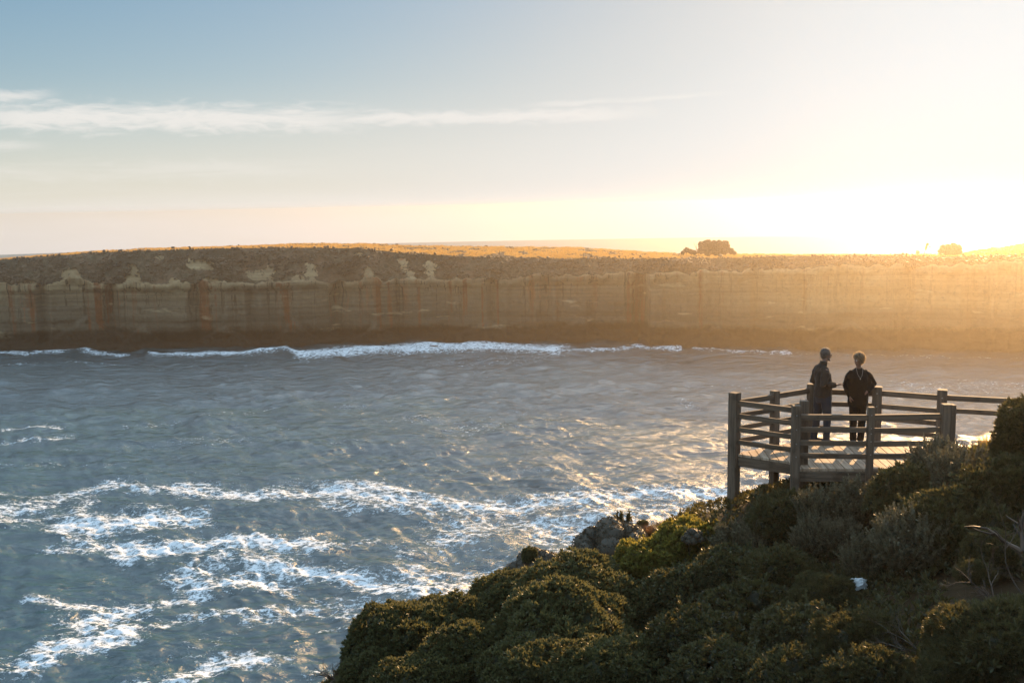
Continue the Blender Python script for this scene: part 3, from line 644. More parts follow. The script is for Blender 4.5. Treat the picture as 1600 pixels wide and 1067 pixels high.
# ------------------------------------------------------------------ timber viewing platform
def mat_wood(name, a, b, grain_axis, rough=.8):
    m, nt, out = new_mat(name)
    tcn = nt.add('ShaderNodeTexCoord').outputs['Object']
    rnd = nt.add('ShaderNodeObjectInfo').outputs['Random']
    sc_ = {'x': (1.2, 22, 22), 'z': (22, 22, 1.2)}[grain_axis]
    off = nt.add('ShaderNodeVectorMath', operation='ADD'); nt.l.new(tcn, off.inputs[0]); nt.put(off.inputs[1], nt.math('MULTIPLY', rnd, 37.0))
    g = nt.noise(nt.vmul(off.outputs[0], sc_), 1.0, 6, .65, .4)
    sp = nt.noise(nt.vmul(off.outputs[0], (3, 3, 3)), 1.0, 4, .6)
    c = nt.mix(nt.sstep(g, .3, .7), a, b)
    c = nt.mix(nt.sstep(sp, .52, .7, 0, .55), c, tuple(x * .45 for x in a))
    lich = nt.noise(off.outputs[0], 26, 3, .6)
    c = nt.mix(nt.sstep(lich, .68, .76, 0, .5), c, (.22, .21, .17))
    p = principled(nt, c, rough, nt.bump(g, .5, .006), .25)
    nt.l.new(p.outputs[0], out.inputs[0]); return m
MPOST = mat_wood('weathered_post_timber', (.070, .050, .034), (.165, .122, .086), 'z')
MRAIL = mat_wood('weathered_rail_timber', (.068, .047, .031), (.155, .112, .077), 'x')
MDECK = mat_wood('deck_board_timber', (.24, .18, .125), (.46, .37, .275), 'x', .7)
MSTEEL, _nt, _o = new_mat('bolt_steel'); _nt.l.new(principled(_nt, (.32, .31, .30), .45, None, .5, Metallic=.9).outputs[0], _o.inputs[0])

def bm_box(bm, sx, sy, sz, c=(0, 0, 0), bev=.006):
    r = bmesh.ops.create_cube(bm, size=1.0)
    for v in r['verts']: v.co = Vector((v.co.x * sx + c[0], v.co.y * sy + c[1], v.co.z * sz + c[2]))
    if bev > 0:
        es = list({e for v in r['verts'] for e in v.link_edges})
        bmesh.ops.bevel(bm, geom=es, offset=bev, segments=2, affect='EDGES')
def bm_obj(name, bm, mats, parent=None, loc=(0, 0, 0), rot=(0, 0, 0), smooth_shade=False):
    me = bpy.data.meshes.new(name); bm.to_mesh(me); bm.free()
    for m in (mats if isinstance(mats, (list, tuple)) else [mats]): me.materials.append(m)
    if smooth_shade: me.polygons.foreach_set('use_smooth', np.ones(len(me.polygons), bool))
    return link(name, me, parent, loc, rot)

DZ = 40.57
platform = bpy.data.objects.new('viewing_platform', None); COL.objects.link(platform)
def g2(px, py): p = atZ(px, py, DZ); return np.array([p[0], p[1]])
def top2(px, py, h): p = atZ(px, py, DZ + h); return np.array([p[0], p[1]])
PA = top2(1147.5, 613, 1.10)
PB = top2(1244, 633, 1.08)
PBR = top2(1257, 626, 1.09)
PC = top2(1361, 635.5, 1.06)
PD = top2(1485, 632, 1.08)
PK = top2(1268, 599.5, 1.05)
PK1 = top2(1371, 604, 1.035)
PK2 = top2(1472.5, 608.5, 1.06)
PM = PA + (PK - PA) * .52
bx_dir = (PK2 - PK) / np.linalg.norm(PK2 - PK)
fr_dir = (PD - PB) / np.linalg.norm(PD - PB)
PK3 = PK2 + bx_dir * 2.3
PD2 = PD + fr_dir * 2.0
PD3 = top2(1479, 631, 1.10)
base_c = (PA + PK2 + PD + PB) / 4
platform.location = (base_c[0], base_c[1], DZ)
tag(platform, 'weathered timber lookout platform with post and rail fence standing on the scrubby slope', 'viewing platform')
def rel(p, z): return (p[0] - base_c[0], p[1] - base_c[1], z - DZ)
def post(p, h, size, zb, rz, lean=0.0):
    bm = bmesh.new(); H_ = DZ + h - zb; bm_box(bm, size, size, H_, (0, 0, H_ / 2), .008)
    return bm_obj('post', bm, MPOST, platform, rel(p, zb), (lean, 0, rz))
angA = math.atan2(*(PK - PA)[::-1]); angF = math.atan2(*fr_dir[::-1]); angB = math.atan2(*bx_dir[::-1])
POSTS = [(PA, 1.10, .165, angA + .25), (PM, 1.02, .135, angA), (PK, 1.05, .15, angB), (PK1, 1.035, .17, angB), (PK2, 1.06, .165, angB), (PK3, 1.06, .16, angB),
         (PB, 1.08, .135, angF), (PBR, 1.09, .135, angF), (PC, 1.06, .105, angF), (PD, 1.08, .155, angF), (PD3, 1.10, .15, angF)]
for i, (p, h, s, rz) in enumerate(POSTS):
    zb = gz(p[0], p[1]) - .35
    po = post(p, h, s, zb, rz, (.004, -.006, .003, -.004)[i % 4])
print('PK', PK, PK1, PK2, 'man', atZ(1283.5, 692, DZ))
# bolts on the narrow front post
for hz in (.93, .71, .49, .27, .62):
    bm = bmesh.new(); bmesh.ops.create_cone(bm, cap_ends=True, segments=8, radius1=.011, radius2=.009, depth=.012)
    q = PC - np.array([-fr_dir[1], fr_dir[0]]) * .058
    bm_obj('bolt', bm, MSTEEL, platform, rel(q, DZ + hz), (math.pi / 2, 0, angF))
for pp, sz, rz in ((PA, .165, angA + .25), (PB, .135, angF), (PD, .155, angF), (PK1, .17, angB), (PK2, .165, angB)):
    for hz in (.92, .68, .44, .22):
        bm = bmesh.new(); bmesh.ops.create_cone(bm, cap_ends=True, segments=8, radius1=.013, radius2=.011, depth=.012)
        q = pp - np.array([-math.sin(rz), math.cos(rz)]) * (sz / 2 + .005)
        bm_obj('bolt', bm, MSTEEL, platform, rel(q, DZ + hz), (math.pi / 2, 0, rz))
def rail(p, q, z, hgt=.09, thk=.045, off=0.0, z2=None):
    p = np.array(p); q = np.array(q); d = q - p; L = np.linalg.norm(d); n = np.array([-d[1], d[0]]) / L
    c = (p + q) / 2 + n * off; z2 = z if z2 is None else z2
    bm = bmesh.new(); bm_box(bm, math.hypot(L, z2 - z), thk, hgt, (0, 0, 0), .006)
    return bm_obj('rail', bm, MRAIL, platform, rel(c, DZ + (z + z2) / 2 - hgt / 2), (0, -math.atan2(z2 - z, L), math.atan2(d[1], d[0])))
RH = (.965, .725, .485, .265)
def run(p, q, sp, sq, hs=RH, off=0.0, top_thick=.07):
    d = (q - p) / np.linalg.norm(q - p)
    for i, h in enumerate(hs):
        j = random.uniform(-.008, .008)
        rail(p + d * (sp / 2 - .012), q - d * (sq / 2 - .012), h + j, .095 if i == 0 else .085, top_thick if i == 0 else .045, off, h + j + random.uniform(-.008, .008))
run(PA, PBR, .165, .135); run(PA, PM, .165, .135); run(PM, PK, .135, .15)
run(PK, PK1, .15, .17); run(PK1, PK2, .17, .165); run(PK2, PK3, .165, .16, RH[:2])
run(PB, PC, .135, .105, (.93, .71, .485, .265)); run(PC, PD, .105, .155, (.93, .71, .485, .265))

# deck boards, laid across the walkway and cut to the platform outline
nB = np.array([-bx_dir[1], bx_dir[0]]); nF = np.array([fr_dir[1], -fr_dir[0]])
OUT = [PA, PBR, PB + nF * -.02, PD2, PK3 + bx_dir * .4, PK]
OUT = [np.array(p) for p in OUT]
cen = sum(OUT) / len(OUT)
def clip(poly, n, c, keep_lt):
    res = []
    for i in range(len(poly)):
        a, b = poly[i], poly[(i + 1) % len(poly)]
        da, db = a @ n - c, b @ n - c
        if not keep_lt: da, db = -da, -db
        if da <= 0: res.append(a)
        if (da < 0 < db) or (db < 0 < da): res.append(a + (b - a) * da / (da - db))
    return res
BW = .14
bdir = np.array([-fr_dir[1], fr_dir[0]])
lo = min(p @ fr_dir for p in OUT); hi = max(p @ fr_dir for p in OUT)
Fd = []; bm = bmesh.new(); s = lo; k = 0
rb = random.Random(5)
while s < hi:
    pl = clip(clip(OUT, fr_dir, s + .0065, False), fr_dir, s + BW - .0065, True)
    if len(pl) >= 3:
        zt = -.0 + rb.uniform(-.003, .003)
        tp = [bm.verts.new((*rel(p, DZ)[:2], zt)) for p in pl]; bt = [bm.verts.new((*rel(p, DZ)[:2], zt - .042)) for p in pl]
        n = len(pl); fs = []
        try:
            fs.append(bm.faces.new(tp)); fs.append(bm.faces.new(bt[::-1]))
            for i in range(n): fs.append(bm.faces.new((tp[i], bt[i], bt[(i + 1) % n], tp[(i + 1) % n])))
        except ValueError: pass
    s += BW; k += 1
bmesh.ops.recalc_face_normals(bm, faces=bm.faces)
me = bpy.data.meshes.new('deck'); bm.to_mesh(me); bm.free()
isl = me.attributes.new('tone', 'FLOAT', 'POINT')
# one tone per board
bt_ = [rb.random() for _ in range(k + 2)]
fr3 = fr_dir
vals = [bt_[int(((v.co.x + base_c[0]) * fr3[0] + (v.co.y + base_c[1]) * fr3[1] - lo) / BW)] for v in me.vertices]
isl.data.foreach_set('value', vals)
def mat_deck():
    m, nt, out = new_mat('deck_boards')
    P = nt.add('ShaderNodeTexCoord').outputs['Object']
    mp = nt.add('ShaderNodeMapping'); mp.inputs['Rotation'].default_value = (0, 0, -math.atan2(bdir[1], bdir[0])); nt.l.new(P, mp.inputs[0])
    t = nt.attr('tone')
    g = nt.noise(nt.vmul(mp.outputs[0], (1.5, 26, 8)), 1.0, 6, .65, .3); sp_ = nt.noise(P, 2.2, 4, .6)
    c = nt.mix(nt.sstep(g, .3, .7), (.30, .205, .13), (.52, .385, .27)); c = nt.mix(nt.math('MULTIPLY', t, .55), c, (.18, .115, .07))
    c = nt.mix(nt.sstep(sp_, .5, .7, 0, .4), c, (.17, .125, .09))
    p = principled(nt, c, .75, nt.bump(g, .5, .005), .2); nt.l.new(p.outputs[0], out.inputs[0]); return m
me.materials.append(mat_deck()); link('deck', me, platform)
def beam(p, q, h=.17, z=-.044, thk=.05):
    rail(p, q, z, h, thk).name = 'beam'
dAB = (PBR - PA) / np.linalg.norm(PBR - PA); dAK = (PK - PA) / np.linalg.norm(PK - PA)
beam(PA + dAB * .09, PBR - dAB * .07); beam(PA + dAK * .09, PK - dAK * .08); beam(PB + fr_dir * .07, PD2); beam(PK + bx_dir * .08, PK3)
for t in (.3, .55, .8): beam(PB * (1 - t) + PK * t + fr_dir * .3, PD2 * (1 - t) + PK3 * t)

# ------------------------------------------------------------------ people
def fin_mat(name, a, b, scale=60, rough=.85, spec=.2, bstr=.3, sheen=0.0):
    m, nt, out = new_mat(name)
    P = nt.add('ShaderNodeTexCoord').outputs['Object']; n = nt.noise(P, scale, 4, .6); n2 = nt.noise(P, 5, 3, .6)
    p = principled(nt, nt.mix(nt.math('MULTIPLY_ADD', n2, .6, nt.math('MULTIPLY', n, .4)), a, b), rough, nt.bump(nt.math('MULTIPLY_ADD', n2, 1.5, n), bstr, .01), spec)
    if sheen: p.inputs['Sheen Weight'].default_value = sheen; p.inputs['Sheen Roughness'].default_value = .35
    nt.l.new(p.outputs[0], out.inputs[0]); return m
MSKIN = fin_mat('skin', (.17, .088, .056), (.25, .135, .088), 40, .5, .4, .1)
MFLEECE = fin_mat('fleece_jacket', (.020, .016, .013), (.046, .037, .029), 90, .95, .1, .5, .12)
MJEANS = fin_mat('jeans', (.016, .019, .024), (.040, .045, .052), 120, .9, .15, .4, .15)
MBLACK = fin_mat('black_knit', (.006, .0055, .005), (.014, .012, .010), 90, .95, .08, .4, .2)
MBLACK2 = fin_mat('black_trousers', (.006, .0055, .005), (.013, .012, .011), 90, .9, .1, .4)
MHAIRG = fin_mat('grey_hair', (.05, .04, .032), (.12, .10, .085), 70, .6, .4, .6)
MHAIRB = fin_mat('blond_hair', (.07, .045, .026), (.15, .105, .06), 70, .55, .4, .6)
MSHOE = fin_mat('shoe_leather', (.022, .017, .013), (.05, .038, .03), 50, .6, .4, .2)
MGLASS = fin_mat('dark_lens', (.004, .004, .005), (.008, .008, .009), 10, .15, .6, 0)
MEYE = fin_mat('eye', (.5, .48, .45), (.6, .58, .55), 10, .3, .5, 0)
MSILVER = fin_mat('silver', (.20, .19, .17), (.30, .28, .25), 30, .3, .6, 0)

class Body:
    """collects closed lofts and welds them into one continuous surface with a voxel remesh"""
    def __init__(s): s.bm = bmesh.new()
    def loft(s, pts, rad, seg=14, axis=None, dome=True):
        """pts: centre points; rad: r or (r_side, r_front); axis: reference side direction"""
        pts = [Vector(p) for p in pts]; n = len(pts); rings = []
        for i, p in enumerate(pts):
            d = (pts[min(i + 1, n - 1)] - pts[max(i - 1, 0)]).normalized()
            a = Vector(axis) if axis is not None else (Vector((1, 0, 0)) if abs(d.x) < .9 else Vector((0, 1, 0)))
            a = (a - d * a.dot(d)).normalized(); b = d.cross(a)
            r = rad[i]; ra, rb_ = (r, r) if not isinstance(r, (tuple, list)) else r
            rings.append([s.bm.verts.new(p + a * ra * math.cos(2 * math.pi * k / seg) + b * rb_ * math.sin(2 * math.pi * k / seg)) for k in range(seg)])
        for A, B in zip(rings[:-1], rings[1:]):
            for k in range(seg): s.bm.faces.new((A[k], A[(k + 1) % seg], B[(k + 1) % seg], B[k]))
        for R, sg, i in ((rings[0], -1, 0), (rings[-1], 1, n - 1)):
            d = (pts[min(i + 1, n - 1)] - pts[max(i - 1, 0)]).normalized(); rr = rad[i] if not isinstance(rad[i], (tuple, list)) else min(rad[i])
            c = s.bm.verts.new(pts[i] + d * sg * rr * (.6 if dome else .05))
            for k in range(seg): s.bm.faces.new((R[(k + 1) % seg], R[k], c) if sg < 0 else (R[k], R[(k + 1) % seg], c))
    def ball(s, c, r, seg=12):
        rr = r if isinstance(r, (tuple, list)) else (r, r, r)
        m = Matrix.Translation(c) @ Matrix.Diagonal((*rr, 1)); bmesh.ops.create_uvsphere(s.bm, u_segments=seg, v_segments=8, radius=1, matrix=m)
    def done(s, name, mat, voxel=.009, smooth_it=2, parent=None, wrinkle=0.0, xf=None, wr_scale=14):
        bmesh.ops.recalc_face_normals(s.bm, faces=s.bm.faces)
        if xf is not None: bmesh.ops.transform(s.bm, matrix=xf, verts=s.bm.verts)
        me = bpy.data.meshes.new(name); s.bm.to_mesh(me); s.bm.free()
        o = link(name, me, parent)
        rm = o.modifiers.new('r', 'REMESH'); rm.mode = 'VOXEL'; rm.voxel_size = voxel
        sm = o.modifiers.new('s', 'SMOOTH'); sm.factor = .5; sm.iterations = smooth_it
        dg = bpy.context.evaluated_depsgraph_get(); m2 = bpy.data.meshes.new_from_object(o.evaluated_get(dg))
        o.modifiers.clear(); o.data = m2; m2.name = name; bpy.data.meshes.remove(me)
        m2.materials.clear(); m2.materials.append(mat)
        if wrinkle:
            nv = len(m2.vertices); c = np.empty(nv * 3, np.float32); m2.vertices.foreach_get('co', c); c = c.reshape(-1, 3).astype(float)
            nn = np.empty(nv * 3, np.float32); m2.vertices.foreach_get('normal', nn); nn = nn.reshape(-1, 3)
            h = fbm(c[:, 0] * wr_scale + c[:, 2] * 5, c[:, 2] * wr_scale * .8 + c[:, 1] * wr_scale, 3, 3) - .5
            c += nn * (h * wrinkle)[:, None]; m2.vertices.foreach_set('co', c.astype(np.float32).ravel()); m2.update()
        m2.polygons.foreach_set('use_smooth', np.ones(len(m2.polygons), bool))
        return o
def head(B, c, face, s=1.0, tilt=0.0):
    """c: centre of the skull, face: horizontal unit vector the face looks along"""
    f = Vector(face).normalized(); sd = Vector((0, 0, 1)).cross(f); U = Vector((0, 0, 1))
    f = (f + U * tilt).normalized(); U = f.cross(sd)
    q = lambda a, b, d: Vector(c) + f * a * s + sd * b * s + U * d * s
    def ell(cc, ra, rb_, rc):
        M = Matrix.Translation(cc) @ Matrix((( *(f * ra * s),), ( *(sd * rb_ * s),), ( *(U * rc * s),))).transposed().to_4x4()
        bmesh.ops.create_uvsphere(B.bm, u_segments=16, v_segments=10, radius=1, matrix=M)
    ell(q(-.012, 0, .030), .098, .076, .088)      # skull
    ell(q(.030, 0, -.030), .062, .058, .085)      # face
    ell(q(.045, 0, -.085), .036, .036, .030)      # chin
    ell(q(.020, .0, -.070), .055, .054, .032)     # jaw
    ell(q(.080, 0, .014), .018, .040, .010)       # brow
    B.loft([q(.084, 0, .004), q(.100, 0, -.020), q(.106, 0, -.032)], [.009 * s, .012 * s, .014 * s], 8)   # nose
    ell(q(.084, 0, -.057), .012, .022, .006); ell(q(.082, 0, -.068), .011, .020, .006)   # lips
    for g in (-1, 1):
        ell(q(-.005, g * .077, -.012), .020, .008, .032)    # ears
        ell(q(.066, g * .036, -.020), .020, .020, .014)     # cheeks
    return q
def hand(B, wrist, d, palm_n, s=1.0, curl=.35, thumb_side=1, spread=.1):
    """five-fingered hand: d points from wrist to fingertips, palm_n out of the palm"""
    d = Vector(d).normalized(); pn = Vector(palm_n); pn = (pn - d * pn.dot(d)).normalized(); sd = d.cross(pn) * thumb_side
    w_ = Vector(wrist)
    B.loft([w_ - d * .02 * s, w_ + d * .03 * s, w_ + d * .075 * s, w_ + d * .092 * s], [(.026 * s, .019 * s), (.036 * s, .018 * s), (.041 * s, .016 * s), (.038 * s, .013 * s)], 12, sd)
    for k, (o_, L) in enumerate(((.030, .068), (.010, .078), (-.011, .073), (-.031, .056))):
        p = w_ + d * .088 * s + sd * o_ * s; dd = (d + sd * o_ * 4 * spread).normalized(); P = [p - dd * .02 * s, p]; c_ = curl * (.8 + .12 * k)
        for j in range(3):
            dd = (dd * math.cos(c_) + pn * math.sin(c_)).normalized(); P.append(P[-1] + dd * L * s * (.42, .33, .25)[j])
        B.loft(P, [.0095 * s, .0095 * s, .0088 * s, .008 * s, .0068 * s], 8, sd)
    p = w_ + d * .025 * s + sd * .026 * s; t = (d * .62 + sd * .75 + pn * .25).normalized(); P = [p, p + t * .034 * s]
    t = (t + d * .45 + pn * .25).normalized(); P.append(P[-1] + t * .030 * s); t = (t + d * .3).normalized(); P.append(P[-1] + t * .024 * s)
    B.loft(P, [.015 * s, .0125 * s, .010 * s, .008 * s], 8, pn)

def add_strands(o, n, L, W, seed, mname, dark, light):
    """short strands of hair standing out of a hair mesh, in the same mesh"""
    global rng
    rng = np.random.default_rng(seed); me = o.data; nv = len(me.vertices)
    c = np.empty(nv * 3, np.float32); me.vertices.foreach_get('co', c); c = c.reshape(-1, 3).astype(float)
    nn = np.empty(nv * 3, np.float32); me.vertices.foreach_get('normal', nn); nn = nn.reshape(-1, 3).astype(float)
    lp = np.empty(len(me.loops), np.int32); me.loops.foreach_get('vertex_index', lp); fq = lp.reshape(-1, 4)
    idx = rng.integers(0, nv, n)
    d = nn[idx] * .8 + np.array([0, 0, -.45]) + rng.normal(0, .35, (n, 3))
    v, f, t = leaves(c[idx], d, L * (.6 + .8 * rng.random(n)), np.full(n, W), rng.random(n))
    m2 = mesh_np('hair', np.concatenate([c, v]), [np.concatenate([fq, f + nv])], [me.materials[0], mat_leaf(mname, dark, light, tuple(x * 1.5 for x in light), .45)], True,
                 {'tone': np.concatenate([np.full(nv, .5), t])}, np.concatenate([np.zeros(len(fq), np.int32), np.ones(len(f), np.int32)]))
    o.data = m2

def build_man():
    """elderly man in profile, facing along +x (slightly away), right forearm held out"""
    B = Body(); F_ = Vector((.985, .17, 0)).normalized(); S_ = Vector((0, 0, 1)).cross(F_)   # S_: his left (away from the camera)
    P = lambda f, s, z: F_ * f + S_ * s + Vector((0, 0, z))
    hq = head(B, P(.055, 0, 1.635), (.995, .06, 0), .97, -.06)
    B.loft([P(-.015, 0, 1.40), P(.012, 0, 1.47), P(.04, 0, 1.56)], [.062, .056, .054])
    # torso with a rounded back
    B.loft([P(.0, 0, .90), P(.0, 0, 1.00), P(.015, 0, 1.12), P(-.01, 0, 1.26), P(-.035, 0, 1.36), P(-.02, 0, 1.43)], [(.16, .115), (.165, .125), (.165, .13), (.175, .125), (.165, .10), (.08, .06)], 18, S_)
    arms = {}
    for g, (el_, wr) in {-1: (P(-.10, -.245, 1.115), P(.17, -.19, 1.105)), 1: (P(-.07, .24, 1.12), P(.12, .15, 1.03))}.items():
        sh = P(-.03, g * .165, 1.385); arms[g] = (sh, el_, wr)
        B.loft([sh, (sh + el_) / 2, el_, (el_ + wr) / 2, wr], [.056, .047, .040, .038, .028], 12)
    hand(B, arms[-1][2], (.93, .26, -.06), (.12, .25, .95), 1.0, .16, 1, .5)
    hand(B, arms[1][2], (.75, -.55, -.25), (-.2, -.2, -.9), 1.0, .45, -1)
    legs = {-1: (P(.02, -.095, .90), P(.055, -.105, .48), P(.045, -.105, .09)), 1: (P(-.02, .09, .90), P(-.05, .10, .48), P(-.10, .12, .09))}
    for g, (hp, kn, an) in legs.items():
        B.loft([hp, hp * .5 + kn * .5, kn, kn * .5 + an * .5, an, an - Vector((0, 0, .05))], [.088, .075, .056, .052, .038, .036], 12)
        B.loft([an + Vector((0, 0, -.045)) - F_ * .04, an + Vector((0, 0, -.055)) + F_ * .06, an + Vector((0, 0, -.065)) + F_ * .15], [(.034, .034), (.04, .028), (.034, .018)], 10, S_)
    root = B.done('person', MSKIN, .0075, 2)
    J = Body()
    J.loft([P(.0, 0, .87), P(.0, 0, .91), P(.005, 0, 1.0), P(.02, 0, 1.12), P(-.008, 0, 1.26), P(-.04, 0, 1.36), P(-.03, 0, 1.425), P(-.008, 0, 1.462)], [(.195, .165), (.20, .165), (.198, .16), (.198, .160), (.205, .150), (.195, .125), (.125, .088), (.072, .066)], 22, S_, False)
    for g, (sh, e_, wr) in arms.items():
        J.loft([sh + P(0, -g * .05, .0), sh + (e_ - sh) * .3, e_ + P(-.012, 0, 0), e_ + (wr - e_) * .5, wr - (wr - e_).normalized() * .015], [.088, .084, .072, .064, .050], 14)
    J.loft([P(-.018, 0, 1.43), P(.0, 0, 1.475), P(.012, 0, 1.515)], [.082, .076, .073], 14, S_, False)
    jk = J.done('jacket', MFLEECE, .010, 2, root, .022)
    T = Body()
    T.loft([P(.0, 0, .76), P(.0, 0, .84), P(.0, 0, .96)], [(.165, .125), (.175, .135), (.165, .125)], 18, S_, False)
    for g, (hp, kn, an) in legs.items():
        T.loft([hp, hp * .5 + kn * .5, kn, kn * .5 + an * .5, an + Vector((0, 0, .015)), an - Vector((0, 0, .055))], [(.105, .112), (.094, .098), .074, .068, .066, .072], 14, S_, False)
    T.done('trousers', MJEANS, .010, 2, root, .020)
    for g, (hp, kn, an) in legs.items():
        K = Body(); z0 = Vector((an.x, an.y, 0)); tw = F_ + S_ * g * .12
        K.loft([z0 - tw * .075 + Vector((0, 0, .045)), z0 + Vector((0, 0, .05)), z0 + tw * .10 + Vector((0, 0, .040)), z0 + tw * .19 + Vector((0, 0, .030))], [(.036, .042), (.042, .048), (.047, .038), (.040, .027)], 14, S_)
        K.ball(z0 + Vector((0, 0, .085)), (.05, .05, .04)); K.done('shoe', MSHOE, .007, 1, root)
    hr = Body()
    f = Vector((.995, .06, 0)).normalized(); sd = Vector((0, 0, 1)).cross(f); c0 = hq(-.020, 0, .034)
    M = Matrix.Translation(c0) @ Matrix(((*(f * .098),), (*(sd * .082),), (*(Vector((0, 0, 1)) * .093),))).transposed().to_4x4()
    bmesh.ops.create_uvsphere(hr.bm, u_segments=20, v_segments=14, radius=1, matrix=M)
    hr.ball(hq(-.062, 0, -.02), (.045, .058, .05))
    bmesh.ops.bisect_plane(hr.bm, geom=hr.bm.verts[:] + hr.bm.edges[:] + hr.bm.faces[:], plane_co=hq(.045, 0, .045), plane_no=(f * 1.0 + Vector((0, 0, -.75))), clear_outer=True)
    bmesh.ops.holes_fill(hr.bm, edges=hr.bm.edges)
    ho = hr.done('hair', MHAIRG, .007, 1, root, .010, None, 60)
    add_strands(ho, 2600, .022, .0016, 3, 'hair_strand_grey', (.10, .085, .07), (.30, .27, .23))
    bd = Body(); bd.loft([hq(.022, -.056, -.062), hq(.062, -.036, -.092), hq(.078, 0, -.098), hq(.062, .036, -.092), hq(.022, .056, -.062)], [.016, .020, .024, .020, .016], 10); bd.done('beard', MHAIRG, .006, 1, root, .008, None, 60)
    gl = Body()
    for g in (-1, 1): gl.ball(hq(.092, g * .034, -.002), (.013, .024, .020))
    gl.loft([hq(.10, -.03, .004), hq(.104, 0, .004), hq(.10, .03, .004)], [.004] * 3, 6)
    for g in (-1, 1): gl.loft([hq(.088, g * .058, .004), hq(.04, g * .078, .004), hq(-.01, g * .084, .002)], [.005] * 3, 6)
    gl.done('sunglasses', MGLASS, .004, 1, root)
    return root
def build_woman():
    """woman facing the camera, head turned to her right, wide black knit top"""
    B = Body(); F_ = Vector((-.12, -.99, 0)).normalized(); S_ = Vector((0, 0, 1)).cross(F_)   # S_: her left (image right)
    P = lambda f, s, z: F_ * f + S_ * s + Vector((0, 0, z))
    hd = Vector((-.93, -.37, 0)).normalized()
    hq = head(B, P(.02, -.012, 1.545), hd, .93, -.05)
    B.loft([P(-.03, 0, 1.33), P(-.01, -.0, 1.40), P(.01, -.008, 1.47)], [.056, .048, .046])
    B.loft([P(0, 0, .88), P(0, 0, .98), P(.01, 0, 1.10), P(.01, 0, 1.22), P(-.01, 0, 1.31), P(-.025, 0, 1.36)], [(.165, .11), (.15, .10), (.145, .10), (.16, .115), (.155, .085), (.06, .05)], 18, S_)
    arms = {-1: (P(-.02, -.155, 1.315), P(-.06, -.215, 1.06), P(.06, -.175, .875)), 1: (P(-.02, .155, 1.315), P(-.05, .300, 1.085), P(.10, .16, .985))}
    for g, (sh, e_, wr) in arms.items(): B.loft([sh, (sh + e_) / 2, e_, (e_ + wr) / 2, wr], [.046, .042, .036, .033, .025], 12)
    hand(B, arms[-1][2], (.12, -.10, -.98), (.8, .2, 0), .92, .35, 1)
    hand(B, arms[1][2], (-.80, -.22, -.40), (.1, .98, -.1), .92, .40, -1)
    legs = {-1: (P(0, -.085, .86), P(.02, -.085, .45), P(.0, -.075, .08)), 1: (P(0, .085, .86), P(.01, .085, .45), P(-.02, .08, .08))}
    for g, (hp, kn, an) in legs.items():
        B.loft([hp, hp * .5 + kn * .5, kn, kn * .5 + an * .5, an, an - Vector((0, 0, .045))], [.085, .072, .053, .048, .035, .034], 12)
        B.loft([an + Vector((0, 0, -.04)) - F_ * .04, an + Vector((0, 0, -.05)) + F_ * .06, an + Vector((0, 0, -.058)) + F_ * .14], [(.03, .03), (.036, .025), (.03, .016)], 10, S_)
    root = B.done('person', MSKIN, .0075, 2)
    J = Body()
    J.loft([P(0, 0, .70), P(0, 0, .80), P(.005, -.0, .95), P(.01, 0, 1.10), P(.015, 0, 1.22), P(-.005, 0, 1.31), P(-.018, 0, 1.365), P(-.015, 0, 1.39)], [(.190, .13), (.200, .14), (.205, .145), (.200, .145), (.190, .14), (.165, .105), (.100, .07), (.066, .058)], 24, S_, False)
    for g, (sh, e_, wr) in arms.items():
        J.loft([sh + P(0, -g * .05, 0), sh + (e_ - sh) * .35 + P(0, 0, -.02), e_ + P(-.01, g * .0, 0), e_ + (wr - e_) * .55, wr - (wr - e_).normalized() * .01], [.072, .092, .085, .070, .048], 14)
    # batwing web between arm and body
    J.loft([P(0, .10, 1.27), P(0, .19, 1.14), P(.0, .20, 1.03)], [(.07, .07), (.085, .085), (.06, .07)], 14, S_)
    J.loft([P(0, -.10, 1.27), P(0, -.17, 1.12), P(.0, -.19, .98)], [(.07, .07), (.075, .08), (.055, .07)], 14, S_)
    J.done('knit_top', MBLACK, .010, 2, root, .020)
    T = Body()
    T.loft([P(0, 0, .70), P(0, 0, .80), P(0, 0, .92)], [(.175, .12), (.18, .125), (.16, .11)], 18, S_, False)
    for g, (hp, kn, an) in legs.items():
        T.loft([hp, hp * .5 + kn * .5, kn, kn * .5 + an * .5, an + Vector((0, 0, .02)), an - Vector((0, 0, .035))], [(.095, .11), (.088, .095), .076, .070, .068, .069], 14, S_, False)
    T.done('trousers', MBLACK2, .010, 2, root, .016)
    for g, (hp, kn, an) in legs.items():
        K = Body(); z0 = Vector((an.x, an.y, 0)); tw = F_ + S_ * g * .25
        K.loft([z0 - tw * .065 + Vector((0, 0, .04)), z0 + Vector((0, 0, .045)), z0 + tw * .09 + Vector((0, 0, .034)), z0 + tw * .165 + Vector((0, 0, .026))], [(.032, .038), (.037, .042), (.042, .032), (.034, .023)], 14, S_)
        K.ball(z0 + Vector((0, 0, .075)), (.044, .044, .035)); K.done('shoe', MSHOE, .007, 1, root)
    hr = Body(); sd = Vector((0, 0, 1)).cross(hd)
    M = Matrix.Translation(hq(-.020, 0, .036)) @ Matrix(((*(hd * .108),), (*(sd * .092),), (*(Vector((0, 0, 1)) * .100),))).transposed().to_4x4()
    bmesh.ops.create_uvsphere(hr.bm, u_segments=20, v_segments=14, radius=1, matrix=M)
    hr.ball(hq(-.065, 0, -.03), (.05, .06, .055)); hr.ball(hq(.06, 0, .085), (.048, .06, .032)); hr.ball(hq(-.02, 0, .11), (.06, .06, .03))
    bmesh.ops.bisect_plane(hr.bm, geom=hr.bm.verts[:] + hr.bm.edges[:] + hr.bm.faces[:], plane_co=hq(.055, 0, .030), plane_no=(hd * 1.0 + Vector((0, 0, -1.1))), clear_outer=True)
